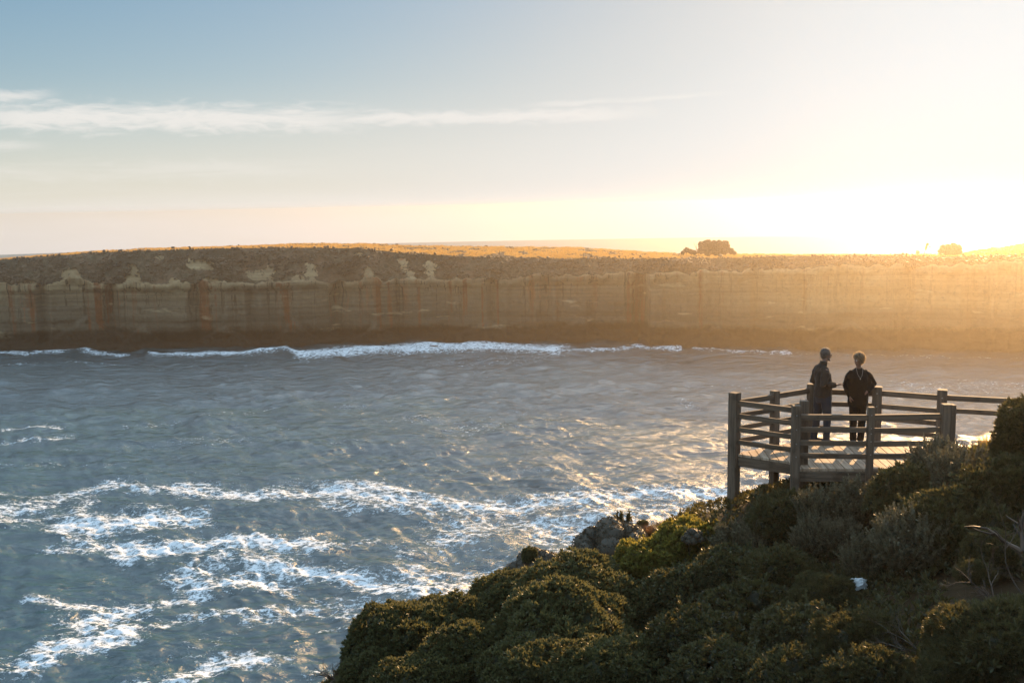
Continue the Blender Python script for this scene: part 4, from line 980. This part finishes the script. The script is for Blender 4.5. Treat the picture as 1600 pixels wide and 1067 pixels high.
    bmesh.ops.holes_fill(hr.bm, edges=hr.bm.edges)
    hb = hr.done('hair', MHAIRB, .007, 1, root, .014, None, 60)
    add_strands(hb, 3200, .032, .0017, 4, 'hair_strand_fair', (.16, .10, .055), (.42, .31, .18))
    for g in (-1, 1):
        ey = Body(); ey.ball(hq(.078, g * .030, -.004), .011); ey.done('eye', MEYE, .004, 1, root)
    nk = Body(); pts = []
    for k in range(13):
        a = math.pi * k / 12; pts.append(P(.062 + .085 * math.sin(a), -.062 * math.cos(a) * (1 if True else 1), 1.392 - .155 * math.sin(a) ** 1.3))
    nk.loft(pts, [.0042] * 13, 6); no = nk.done('necklace', MSILVER, .004, 1, root)
    pd = Body(); pd.ball(pts[6] + Vector((-.0, -.006, -.02)), (.013, .006, .018)); pd.done('pendant', MSILVER, .004, 1, no)
    return root
man = build_man(); p = atZ(1283.5, 692, DZ + .0); man.location = (p[0], p[1], DZ + .003)
man.scale = (.93, .95, 1)
tag(man, 'grey haired man in a fleece jacket and jeans standing in profile holding out one hand', 'person')
woman = build_woman(); p = atZ(1338.5, 692, DZ); woman.location = (p[0], p[1], DZ + .003)
woman.scale = (.90, .95, 1)
tag(woman, 'woman with short fair hair, loose black top and necklace, head turned to the man', 'person')

# ------------------------------------------------------------------ shrubs of the near slope
FOLM = {}
def folmesh(kind, var, mat=None):
    k = (kind, var, mat)
    if k not in FOLM:
        F = shrub_mesh(kind, hash_(kind) + var)
        if kind == 'flower':
            F.cur = 1; d = sphere_pts(60, -.1); rosettes(F, d * np.array([.98, .98, .86]) * (.9 + .2 * rng.random((60, 1))), d + np.array([0, 0, .6]), 11, .030, .014, 1.1, .4, .6)
        FOLM[k] = F.mesh('foliage', [ML[mat or {'fine': 'dark', 'tuft': 'straw', 'flower': 'dark'}.get(kind, kind)], ML['flower']])
    return FOLM[k]
def hash_(s): return sum(ord(c) * (i + 3) for i, c in enumerate(s)) % 1000
STEMS = {}
def stems(seed):
    if seed not in STEMS: STEMS[seed] = branch_mesh('stem', 6, .62, .035, seed, MBARK, .7, 1.0, 1)
    return STEMS[seed]
def shrub(px, py, rpx, Y, kind, label, cat='shrub', name=None, var=0, sq=1.0, mat=None, rot=None, wide=1.0, group=None, heads=False):
    """a shrub whose dome centre is seen at (px, py) at distance Y"""
    c = atY(px, py, Y); r = rpx * Y / FPX * 1.04
    e = bpy.data.objects.new(name or cat.replace(' ', '_'), None); COL.objects.link(e)
    zb = c[2] - .25 * r; e.location = (c[0], c[1], zb)
    e.rotation_euler = (random.uniform(-.12, .12), random.uniform(-.12, .12), rot if rot is not None else random.uniform(0, 6.28)); e.scale = (r * wide, r, r * sq)
    tag(e, label, cat, group)
    link('foliage', folmesh(kind, var, mat), e)
    st = link('stem', stems(var), e, (0, 0, -.62))
    return e
G_ = 'shrubs growing on the near slope'
SHRUBS = [
    # dense rounded olive shrubs along the lower edge
    (630, 1002, 84, 15.0, 'olive', 'rounded olive shrub at the lower edge of the slope, outermost above the water', 0),
    (592, 1056, 58, 14.2, 'olive', 'dark olive shrub beside the dry twiggy bush at the water edge', 1),
    (700, 985, 74, 15.3, 'olive', 'rounded olive shrub with sunlit top just up from the outermost one', 2),
    (735, 1050, 92, 13.7, 'olive', 'broad shaded olive shrub cut by the bottom edge of the picture below the sunlit domes', 1),
    (664, 1078, 74, 13.2, 'olive', 'low shaded olive shrub at the very bottom, second from the water', 0),
    (905, 935, 92, 15.4, 'olive', 'wide sunlit olive shrub directly below the grey boulder cushions', 2),
    (800, 940, 66, 16.0, 'olive', 'small olive dome touching the water line below the grey cushions', 0),
    (885, 990, 104, 14.0, 'olive', 'largest olive dome with many sunlit knobs in the middle of the lower slope', 1),
    (1005, 960, 62, 15.0, 'olive', 'olive shrub between the largest dome and the yellow green bush', 0),
    (835, 1060, 84, 12.6, 'olive', 'shaded olive shrub under the largest dome, cut by the bottom edge', 2),
    (955, 1060, 88, 12.0, 'olive', 'dark shrub at the bottom edge right of the shaded olive one', 0),
    # yellow-green bush
    (1012, 880, 50, 16.3, 'yellow', 'yellow green bush with glowing leaves below the reddish grass', 0),
    (1080, 850, 55, 16.6, 'yellow', 'bright yellow green bush behind the small grey cushion', 1),
    (1122, 842, 36, 16.7, 'yellow', 'small yellow green bush beside the silvery shoots', 0),
    # broad-leaved shrubs with pale heads
    (1085, 935, 74, 14.7, 'flower', 'dark broad leaved shrub below the bright yellow green bush', 0),
    (1155, 905, 66, 14.7, 'flower', 'dark shrub sprinkled with pale seed heads below the silvery shoots', 1),
    (1185, 975, 88, 13.2, 'flower', 'large dark shrub with scattered pale heads in the middle of the shaded slope', 0),
    (1090, 1010, 80, 12.3, 'flower', 'leafy dark shrub left of the large one with pale heads', 1),
    (1130, 1060, 80, 11.0, 'flower', 'leafy dark shrub at the bottom edge in the middle of the slope', 0),
    # silvery shrubs with upright shoots
    (1152, 852, 46, 15.8, 'grey', 'silver grey shrub with upright shoots right of the yellow green bushes', 0),
    (1194, 846, 44, 15.6, 'grey', 'silver grey shrub with sunlit tips below the tall corner post', 1),
    (1288, 802, 52, 15.1, 'grey', 'grey green shrub right under the front beam of the platform', 2),
    (1342, 784, 46, 15.0, 'grey', 'silvery shrub brushing against the narrow bolted post', 0),
    (1272, 838, 40, 14.6, 'grey', 'small silver shrub below the double posts, paler than its neighbours', 1),
    (1316, 842, 40, 14.5, 'grey', 'small silver shrub with spiky shoots under the platform, beside the palest one', 2),
    (1362, 880, 54, 13.4, 'grey', 'grey shrub with upright shoots just above the white scrap', 0),
    (1225, 905, 60, 14.0, 'dark', 'dark green shrub between the seed head shrub and the grey shoots', 0),
    (1230, 812, 52, 15.6, 'dark', 'dark green bush at the foot of the double posts', 1),
    # right side
    (1462, 722, 48, 14.7, 'grey', 'grey green shrub covering the deck edge in front of the big front post', 1),
    (1428, 778, 62, 14.3, 'dark', 'dark bush overlapping the end of the visible deck boards', 0),
    (1508, 748, 62, 13.9, 'grey', 'grey green bush between the big front post and the tall dark bush', 2),
    (1500, 828, 84, 12.8, 'dark', 'wide shaded bush below the grey green ones right of the deck', 1),
    (1578, 775, 72, 13.0, 'dark', 'dark bush under the tall one at the right border', 0),
    (1624, 662, 52, 13.6, 'dark', 'tallest dark bush at the right border rising above the railing', 1),
    (1592, 712, 40, 13.9, 'dark', 'lower shoulder of dark leaves beside the tallest bush', 0),
    (1530, 716, 26, 15.0, 'yellow', 'small green bush below the feathery grass tuft', 1),
    (1424, 846, 66, 12.6, 'grey', 'faded grey bush in deep shade right of the shoots above the white scrap', 1),
    (1552, 860, 40, 11.4, 'dark', 'shaded bush above the bare dead branches', 1),
    (1522, 894, 28, 10.8, 'fine', 'small round green bush in front of the dead branches', 0),
    (1565, 1012, 96, 9.4, 'fine', 'large fine leaved bush in the lower right corner', 1),
    (1480, 1062, 62, 9.3, 'fine', 'fine leaved bush cut by the bottom edge beside the corner bush', 0),
    (1262, 1000, 76, 11.6, 'flower', 'dark leafy shrub below the white scrap to the left', 1),
    (1290, 938, 52, 12.6, 'fine', 'fine leaved shrub directly left of the white scrap', 1),
    (1240, 1070, 76, 10.4, 'flower', 'dark leafy shrub at the bottom edge below the white scrap', 0),
    (1345, 1010, 70, 10.7, 'fine', 'shaded fine leaved shrub straight below the white scrap', 0),
    (1365, 1070, 70, 9.8, 'dark', 'dark shrub at the bottom edge left of the fine leaved corner bushes', 0),
    # crest under the posts
    (1208, 778, 22, 17.6, 'grey', 'little grey bush on the crest between the corner post and the double posts', 0),
    (1226, 766, 17, 17.9, 'olive', 'little olive bush on the crest under the left railing', 0),
    (1178, 788, 18, 17.7, 'olive', 'little dark bush hugging the foot of the tall corner post', 1),
    (1312, 762, 22, 17.2, 'dark', 'low bush in the dark under the deck boards', 1),
]
for i, (px, py, r, Y, kd, lb, var) in enumerate(SHRUBS):
    shrub(px, py, r, Y, kd, lb, 'shrub', 'shrub', var, .95 if kd != 'grey' else 1.05, None, None, 1.0, G_, heads=(kd == 'flower'))
for px, py, r, Y, lb, var, sq in ((848, 884, 38, 17.3, 'grey knobbly cushion bush on the crest, middle one of the row', 0, .95), (815, 893, 24, 17.2, 'smallest grey cushion bush at the low end of the crest', 1, 1.0),
                                  (955, 858, 54, 17.6, 'largest grey cushion bush, below the lone twiggy shrub', 1, 1.1), (920, 880, 30, 17.4, 'grey cushion bush leaning on the largest one', 0, 1.0), (985, 838, 34, 17.8, 'brownish cushion bush under the reddish grass', 0, .9),
                                  (1082, 836, 15, 15.9, 'small smooth grey cushion in front of the yellow green bush', 1, .95)):
    shrub(px, py, r, Y, 'cushion', lb, 'shrub', 'cushion_bush', var, sq, None, None, 1.1, 'grey cushion bushes on the crest')
shrub(828, 868, 12, 17.2, 'yellow', 'tiny yellowish bush on top of the small grey cushions', 'shrub', 'shrub', 0, 1.4, 'olive')
shrub(1004, 817, 8, 18.1, 'olive', 'tiny dark bush beside the lone twiggy shrub on the crest', 'shrub', 'shrub', 0, .8)
# lone shrub of upright dark sprays on the crest
e = bpy.data.objects.new('shrub', None); COL.objects.link(e); c = atY(966, 822, 18.0); e.location = c
tag(e, 'lone dark shrub of upright leafy sprays against the water on the crest', 'shrub')
rng = np.random.default_rng(77); F1 = Fol(); F2 = Fol()
for k in range(15):
    a = rng.random() * 6.28; q = np.array([-.20 + .5 * rng.random(), .12 * (rng.random() - .5), .0]); d = np.array([.35 * (rng.random() - .5), .3 * (rng.random() - .5), 1.]); L = .16 + .12 * rng.random()
    tube_np(F2, [q * .3, q * .8 + d * L * .3, q + d * L], [.010, .008, .004], 5)
    for j in range(6): rosettes(F1, (q + d * L * (.35 + .12 * j))[None], d[None] + 0, 8, .055, .009, .8, .4, .6)
link('foliage', F1.mesh('foliage', ML['dark']), e); link('stem', F2.mesh('stem', MBARK), e)

# grass tussocks
TUFTS = [(1540, 690, 30, 16.6, 'straw', 'feathery sunlit grass tuft beside the tall dark bush'), (1512, 700, 17, 16.4, 'straw', 'smaller grass tuft left of the feathery one'),
         (1062, 815, 20, 18.3, 'straw', 'pale dry grass tuft on the crest right of the reddish grass'), (1090, 808, 22, 18.3, 'straw', 'dry grass tuft on the crest halfway to the corner post'), (1118, 800, 20, 18.4, 'straw', 'dry glowing grass tuft left of the corner post'), (1138, 798, 15, 18.0, 'straw', 'dry grass at the left side of the corner post foot'),
         (1192, 800, 22, 17.0, 'straw', 'pale sunlit grass patch right of the corner post'), (1212, 792, 18, 17.0, 'straw', 'straw coloured grass behind the pale sunlit patch'), (1036, 822, 20, 18.0, 'rust', 'reddish grass clump next to the dry pale grass'), (1012, 826, 20, 17.8, 'rust', 'reddish grass clump above the brownish cushion'), (995, 830, 15, 17.9, 'rust', 'reddish grass nearest the lone shrub'),
         (1160, 800, 15, 17.4, 'straw', 'thin dry grass right at the corner post'), (1300, 820, 16, 14.9, 'straw', 'dry grass stalks among the silvery shrubs'), (1390, 812, 18, 14.4, 'straw', 'brown dry grass in shade under the deck edge')]
for px, py, r, Y, mt, lb in TUFTS:
    c = atY(px, py + r * .7, Y); rr = r * Y / FPX * 1.1
    o = link('grass_tuft', folmesh('tuft', hash_(lb) % 2, mt), None, c, (0, 0, random.uniform(0, 6)), (rr, rr, rr)); tag(o, lb, 'grass tuft', 'grass tufts on the slope')
# dead branches and dry twigs
for px, py, Y, L, lb, sd, tilt in ((1602, 935, 10.2, .62, 'bare dead branches fanning out at the right border', 1, -.9), (1560, 955, 9.9, .42, 'fallen dead twigs below the bare fanning branches', 2, -1.1), (1440, 1020, 10.0, .40, 'dry leafless twigs in the dark hollow', 3, -.6),
                                   (522, 1062, 14.2, .30, 'dry twiggy bush at the lower water edge of the slope', 4, .0), (1598, 862, 10.8, .5, 'broken pale dead trunk at the right border', 6, -.5)):
    c = atY(px, py, Y); nm = 'dead_branch'
    o = link(nm, branch_mesh(nm, 9 if sd != 6 else 2, L, .010 if sd != 6 else .032, sd, ML['twig'], 1.0, .7, 2 if sd != 6 else 1), None, c, (0, tilt, 0)); tag(o, lb, 'dead branch')
# white scrap
bm = bmesh.new(); bmesh.ops.create_grid(bm, x_segments=26, y_segments=20, size=1)
for v in list(bm.verts):
    a, b = v.co.x, v.co.y; rr = math.hypot(a, b * 1.1)
    n = float(fbm(np.array([a * 1.5 + 4]), np.array([b * 1.5]), 5, 4)[0]) - .5; n2 = float(fbm(np.array([a * 4 + 9]), np.array([b * 4]), 6, 3)[0]) - .5
    v.co = Vector((a * .115 * (1 + .5 * n), b * .075 * (1 + .6 * n2), .075 * (1 - min(1, rr * .8) ** 2) + .09 * n + .05 * n2))
r_ = bmesh.ops.solidify(bm, geom=bm.faces[:], thickness=.006)
MW, _nt, _o = new_mat('white_plastic'); _nt.l.new(principled(_nt, (.46, .48, .47), .6, None, .3).outputs[0], _o.inputs[0])
o = bm_obj('plastic_bag', bm, MW, None, atY(1342, 913, 12.7), (.75, .1, .35), True); tag(o, 'crumpled white plastic scrap caught in the shaded bushes', 'litter')

# ground cover between the shrubs, nobody could count it
rng = np.random.default_rng(321); F = Fol()
xs = rng.uniform(-4, 11, 60000); ys = rng.uniform(6.5, 20.5, 60000); ed = edge_dist(xs, ys)
ok = (ed < .5); ok &= vnoise(xs * 1.3, ys * 1.3, 5) > .25
v = np.stack([xs, ys, 0 * xs], 1); v[:, 2] = 42 - CAM_H; 
ppx = 800 + FPX * (v @ rt) / (v @ fw); ok &= (ppx > 420) & (ppx < 1760)
xs, ys = xs[ok][:16000], ys[ok][:16000]; zs = ground_z(xs, ys)
under_deck = np.zeros(len(xs), bool)
hgt = .04 + .22 * rng.random(len(xs)) * (vnoise(xs * .9, ys * .9, 8))
rosettes(F, np.stack([xs, ys, zs + hgt], 1), np.stack([rng.normal(0, .4, len(xs)), rng.normal(0, .4, len(xs)), np.ones(len(xs))], 1), 8, .085, .014, .8, .3, .7)
tag(link('undergrowth', F.mesh('undergrowth', ML['dark'])), kind='stuff')

# ------------------------------------------------------------------ vegetation of the far headland
def blob_field(name, pos, rad, mat, seed, flat=.75):
    """many small leafy lumps as one mesh"""
    g = np.random.default_rng(seed); t = (1 + 5 ** .5) / 2
    iv = np.array([(-1, t, 0), (1, t, 0), (-1, -t, 0), (1, -t, 0), (0, -1, t), (0, 1, t), (0, -1, -t), (0, 1, -t), (t, 0, -1), (t, 0, 1), (-t, 0, -1), (-t, 0, 1)]); iv /= np.linalg.norm(iv[0])
    fi = np.array([(0, 11, 5), (0, 5, 1), (0, 1, 7), (0, 7, 10), (0, 10, 11), (1, 5, 9), (5, 11, 4), (11, 10, 2), (10, 7, 6), (7, 1, 8), (3, 9, 4), (3, 4, 2), (3, 2, 6), (3, 6, 8), (3, 8, 9), (4, 9, 5), (2, 4, 11), (6, 2, 10), (8, 6, 7), (9, 8, 1)])
    n = len(pos); k = .55 + .9 * g.random((n, 12, 1)); V = pos[:, None, :] + iv[None] * k * rad[:, None, None] * np.array([1, 1, flat])
    Fa = (fi[None] + (np.arange(n) * 12)[:, None, None]).reshape(-1, 3)
    tn = np.clip(.10 + 2.6 * (fbm(pos[:, 0] * .09 + 3, pos[:, 1] * .05 + pos[:, 2] * .12, 91, 4) - .35) + .25 * (g.random(n) - .5), 0, 1)
    return mesh_np(name, V.reshape(-1, 3), Fa, [mat], True, {'tone': np.repeat(tn, 12)})
rng = np.random.default_rng(99)
nr, nc = CX.shape
vis = np.where((CPX > -120) & (CPX < 1750))[0]
jj = rng.choice(vis, 24000); rr_ = rng.integers(64, 99, 24000)
dens = fbm(CPX[jj] * .06, rr_ * .35, 53, 3)
keep = (dens > .47) & (rng.random(24000) < .9); jj, rr_ = jj[keep], rr_[keep]
bad = np.zeros(len(jj), bool)
for bx_, by_, bw_, bh_ in BARE:
    vv_ = np.stack([CX[rr_, jj], CY[rr_, jj], CZ[rr_, jj] - CAM_H], 1); qy = 533.5 - FPX * (vv_ @ up) / (vv_ @ fw); bad |= np.hypot((CPX[jj] - bx_) / bw_, (qy - by_) / bh_) < 1.05
jj, rr_ = jj[~bad], rr_[~bad]
p1 = np.stack([CX[rr_, jj], CY[rr_, jj], CZ[rr_, jj]], 1) + rng.normal(0, .35, (len(jj), 3)); s1 = .16 + .48 * rng.random(len(jj)) ** 2.5
jj2 = rng.choice(vis, 9000); r2 = rng.integers(99, 158, 9000); d2 = fbm(CPX[jj2] * .05, CY[r2, jj2] * .06, 63, 4) + .12 * (r2 < 104)
k2 = (d2 > .60); jj2, r2 = jj2[k2], r2[k2]
p2 = np.stack([CX[r2, jj2], CY[r2, jj2], CZ[r2, jj2] + .1], 1); s2 = .15 + .35 * rng.random(len(jj2)) ** 2
tag(link('scrub', blob_field('scrub', np.concatenate([p1, p2]), np.concatenate([s1, s2]), ML['scrub'], 4)), kind='stuff')
gj = rng.choice(vis, 34000); gr = rng.integers(100, 158, 34000); gd = fbm(CPX[gj] * .05, CY[gr, gj] * .06, 63, 4); kg = gd < .60; gj, gr = gj[kg], gr[kg]
gp = np.stack([CX[gr, gj] + rng.normal(0, .4, len(gj)), CY[gr, gj] + rng.normal(0, .7, len(gj)), CZ[gr, gj] - .1], 1)
Fg = Fol()
for q in range(4):
    dd = np.stack([rng.normal(0, .35, len(gp)), rng.normal(0, .35, len(gp)), np.ones(len(gp))], 1)
    Fg.add(*leaves(gp + rng.normal(0, .25, (len(gp), 3)) * np.array([1, 1, 0]), dd, .35 + .4 * rng.random(len(gp)), .10 + .08 * rng.random(len(gp)), np.clip(.5 + 2 * (fbm(gp[:, 0] * .06, gp[:, 1] * .04, 95, 3) - .5) + .3 * (rng.random(len(gp)) - .5), 0, 1)))
tag(link('grass', Fg.mesh('grass', ML['heath'])), kind='stuff')
def blob_tree(name, label, cat, px, pyc, wpx, hpx, Y, lumps, seed, group=None, base_py=None, trunks=()):
    c = atY(px, pyc, Y); m = Y / FPX; g = np.random.default_rng(seed)
    e = bpy.data.objects.new(name, None); COL.objects.link(e); zb = zat(px, base_py if base_py else pyc + hpx, Y); e.location = (c[0], c[1], zb); tag(e, label, cat, group)
    P = []; Rr = []
    for lx, ly, lr in lumps:     # lump centres in pixels relative to centre
        k = max(60, int(26 * lr * lr / 4)); d = g.normal(0, 1, (k, 3)); d /= np.linalg.norm(d, axis=1, keepdims=True)
        P.append(np.array([lx * m, 0, c[2] - zb - ly * m]) + d * (lr * m) * np.array([1, .9, 1]) * (.55 + .4 * g.random((k, 1)))); Rr.append(np.full(k, lr * m * .24) * (.6 + .8 * g.random(k)))
    link('crown', blob_field('crown', np.concatenate(P), np.concatenate(Rr), ML['scrub'], seed, .9), e)
    for (x0, y0), (x1, y1), w_ in trunks:
        Ft = Fol()
        a = np.array([x0 * m, 0, c[2] - zb - y0 * m]); b = np.array([x1 * m, .3, c[2] - zb - y1 * m]); mid = (a + b) / 2 + g.normal(0, .12, 3)
        tube_np(Ft, [a, mid, b], [w_ * m, w_ * m * .7, w_ * m * .4], 6)
        link('trunk', Ft.mesh('trunk', MBARK), e)
    return e
YT = 360
blob_tree('tree_thicket', 'large block shaped tree thicket on the far headland, biggest silhouette against the sea', 'trees', 1115, 388, 30, 12, YT,
          [(-18, -5, 6), (-9, -6, 7), (0, -5, 7), (9, -5, 7), (18, -5, 6.5), (-19, 3, 6), (-8, 3, 8), (4, 3, 8), (16, 3, 7), (22, 3, 5), (27, 5, 5), (33, 8, 3.5), (-14, -8, 4), (20, -7, 4)], 5, None, 402,
          [((-10, 13), (-8, -2), 1.2), ((8, 13), (10, 0), 1.4), ((18, 13), (20, 2), 1.1), ((-22, 12), (-31, -10), .45), ((-24, 12), (-27, -8), .4)])
blob_tree('tree', 'low rounded tree left of the large block shaped thicket', 'tree', 1075, 392, 16, 6, YT, [(-2, -1, 4.5), (-8, 3, 3.4), (4, 1, 4), (10, 3, 4)], 6, None, 403, [((-3, 9), (-2, 0), .6), ((6, 9), (5, 1), .6)])
blob_tree('tree_thicket', 'rounded windswept tree thicket further along the far rim, below the white sun glow', 'trees', 1483, 390, 24, 8, 333, [(-9, -3, 5), (-2, -4, 5), (7, -4, 6), (14, -1, 6), (0, 3, 7), (10, 4, 6), (17, 4, 4), (-12, 3, 5)], 7, None, 405,
          [((-2, 12), (-20, -8), .8), ((2, 12), (-16, -7), .7), ((8, 12), (8, -2), 1.0), ((-8, 12), (-22, -3), .6)])
blob_tree('tree', 'small leaning tree with a bare trunk beside the rounded windswept thicket', 'tree', 1449, 384, 6, 4, 333, [(0, -2, 2.6), (-1.5, 2, 2.2), (4, 2, 1.4), (-2, 5, 1.8)], 8, None, 405, [((-6, 17), (-1, -1), .6), ((-3, 17), (4, 2), .5)])
blob_tree('shrub', 'round bush left of the small leaning tree on the far rim', 'shrub', 1434, 394, 4, 3, 333, [(0, 0, 3.0)], 9, None, 402, [((0, 6), (0, 0), .5)])
blob_tree('shrub', 'lowest round bush on the far rim, left end of the leaning trees', 'shrub', 1411, 397, 4, 3, 333, [(0, 0, 2.6)], 10, None, 403, [((0, 5), (0, 0), .4)])
# skyline shrubs
SKY = [(60, 402), (82, 398), (94, 396.5), (107, 395.5), (119, 394.5), (132, 394), (147, 393.5), (168, 392), (190, 391), (232, 388.5), (262, 388.5), (300, 387.5), (345, 385.5), (360, 384.5), (420, 383), (470, 380.5), (488, 380), (503, 379.5), (560, 380.5), (585, 381), (604, 381.5), (620, 382), (655, 383), (705, 383.5), (735, 384), (760, 384.5), (800, 385), (850, 386), (905, 387.5)]
skm = [blob_field('skyline_shrub', *(lambda d: (d * .55, np.full(len(d), .34)))(sphere_pts(46, -.2)), ML['scrub'], 30 + q) for q in range(3)]
for i, (px, py) in enumerate(SKY):
    Y = float(interp(DEPTH, px)) + 94; p = atY(px, py + 1.2, Y); s_ = (.5 + .75 * random.random()) * (1.15 if px < 250 else .8)
    tag(link('skyline_shrub', skm[i % 3], None, p, (0, 0, random.uniform(0, 6)), (s_ * 1.25, s_, s_ * .85)), 'small dark shrub on the skyline of the far headland', 'shrub', 'shrubs along the far skyline')
# rocks in the surf at the cliff foot
MROCK, _nt, _o = new_mat('wet_rock'); _P = _nt.add('ShaderNodeNewGeometry').outputs['Position']; _n = _nt.noise(_P, .9, 5, .65)
_nt.l.new(principled(_nt, _nt.mix(_n, (.025, .018, .011), (.10, .07, .042)), .6, _nt.bump(_n, .8, .3), .4).outputs[0], _o.inputs[0])
for px, py, wpx, hpx, lb in ((681, 543.5, 8, 4, 'dark wet rock standing in the white surf at the cliff foot'), (983, 543, 6, 4.5, 'rock with spray breaking over it where the cliff steps forward')):
    p = atZ(px, py + 2, 0.2); m = p[1] / FPX; bm = bmesh.new(); bmesh.ops.create_icosphere(bm, subdivisions=4, radius=1)
    for v in bm.verts:
        n = float(fbm(np.array([v.co.x * 1.3 + px]), np.array([v.co.y * 1.3 + v.co.z * 1.7]), 15, 4)[0]); r = .55 + .9 * n
        v.co = Vector((v.co.x * wpx * m * r, v.co.y * wpx * .8 * m * r, v.co.z * hpx * m * r * 1.1))
    o = bm_obj('rock', bm, MROCK, None, (p[0], p[1], 0.6), (0, 0, .4), True); tag(o, lb, 'rock')

# ------------------------------------------------------------------ haze
def build_haze():
    m, nt, out = new_mat('haze_air')
    v = nt.add('ShaderNodeVolumePrincipled')
    v.inputs['Color'].default_value = (.95, .83, .66, 1); v.inputs['Density'].default_value = HAZE_D; v.inputs['Anisotropy'].default_value = .88
    v.inputs['Density Attribute'].default_value = ''; v.inputs['Color Attribute'].default_value = ''; v.inputs['Temperature Attribute'].default_value = ''
    nt.l.new(v.outputs[0], out.inputs['Volume'])
    a, t, b = SEA_R + 40, 47.0, -6.0
    vs = np.array([(x, y, z) for z in (b, t) for x, y in ((-a, -a), (a, -a), (a, a), (-a, a))], float)
    f = np.array([(0, 3, 2, 1), (4, 5, 6, 7), (0, 1, 5, 4), (1, 2, 6, 5), (2, 3, 7, 6), (3, 0, 4, 7)])
    tag(link('haze', mesh_np('haze', vs, f, [m])), kind='stuff')
HAZE_D = 0.00043
build_haze()
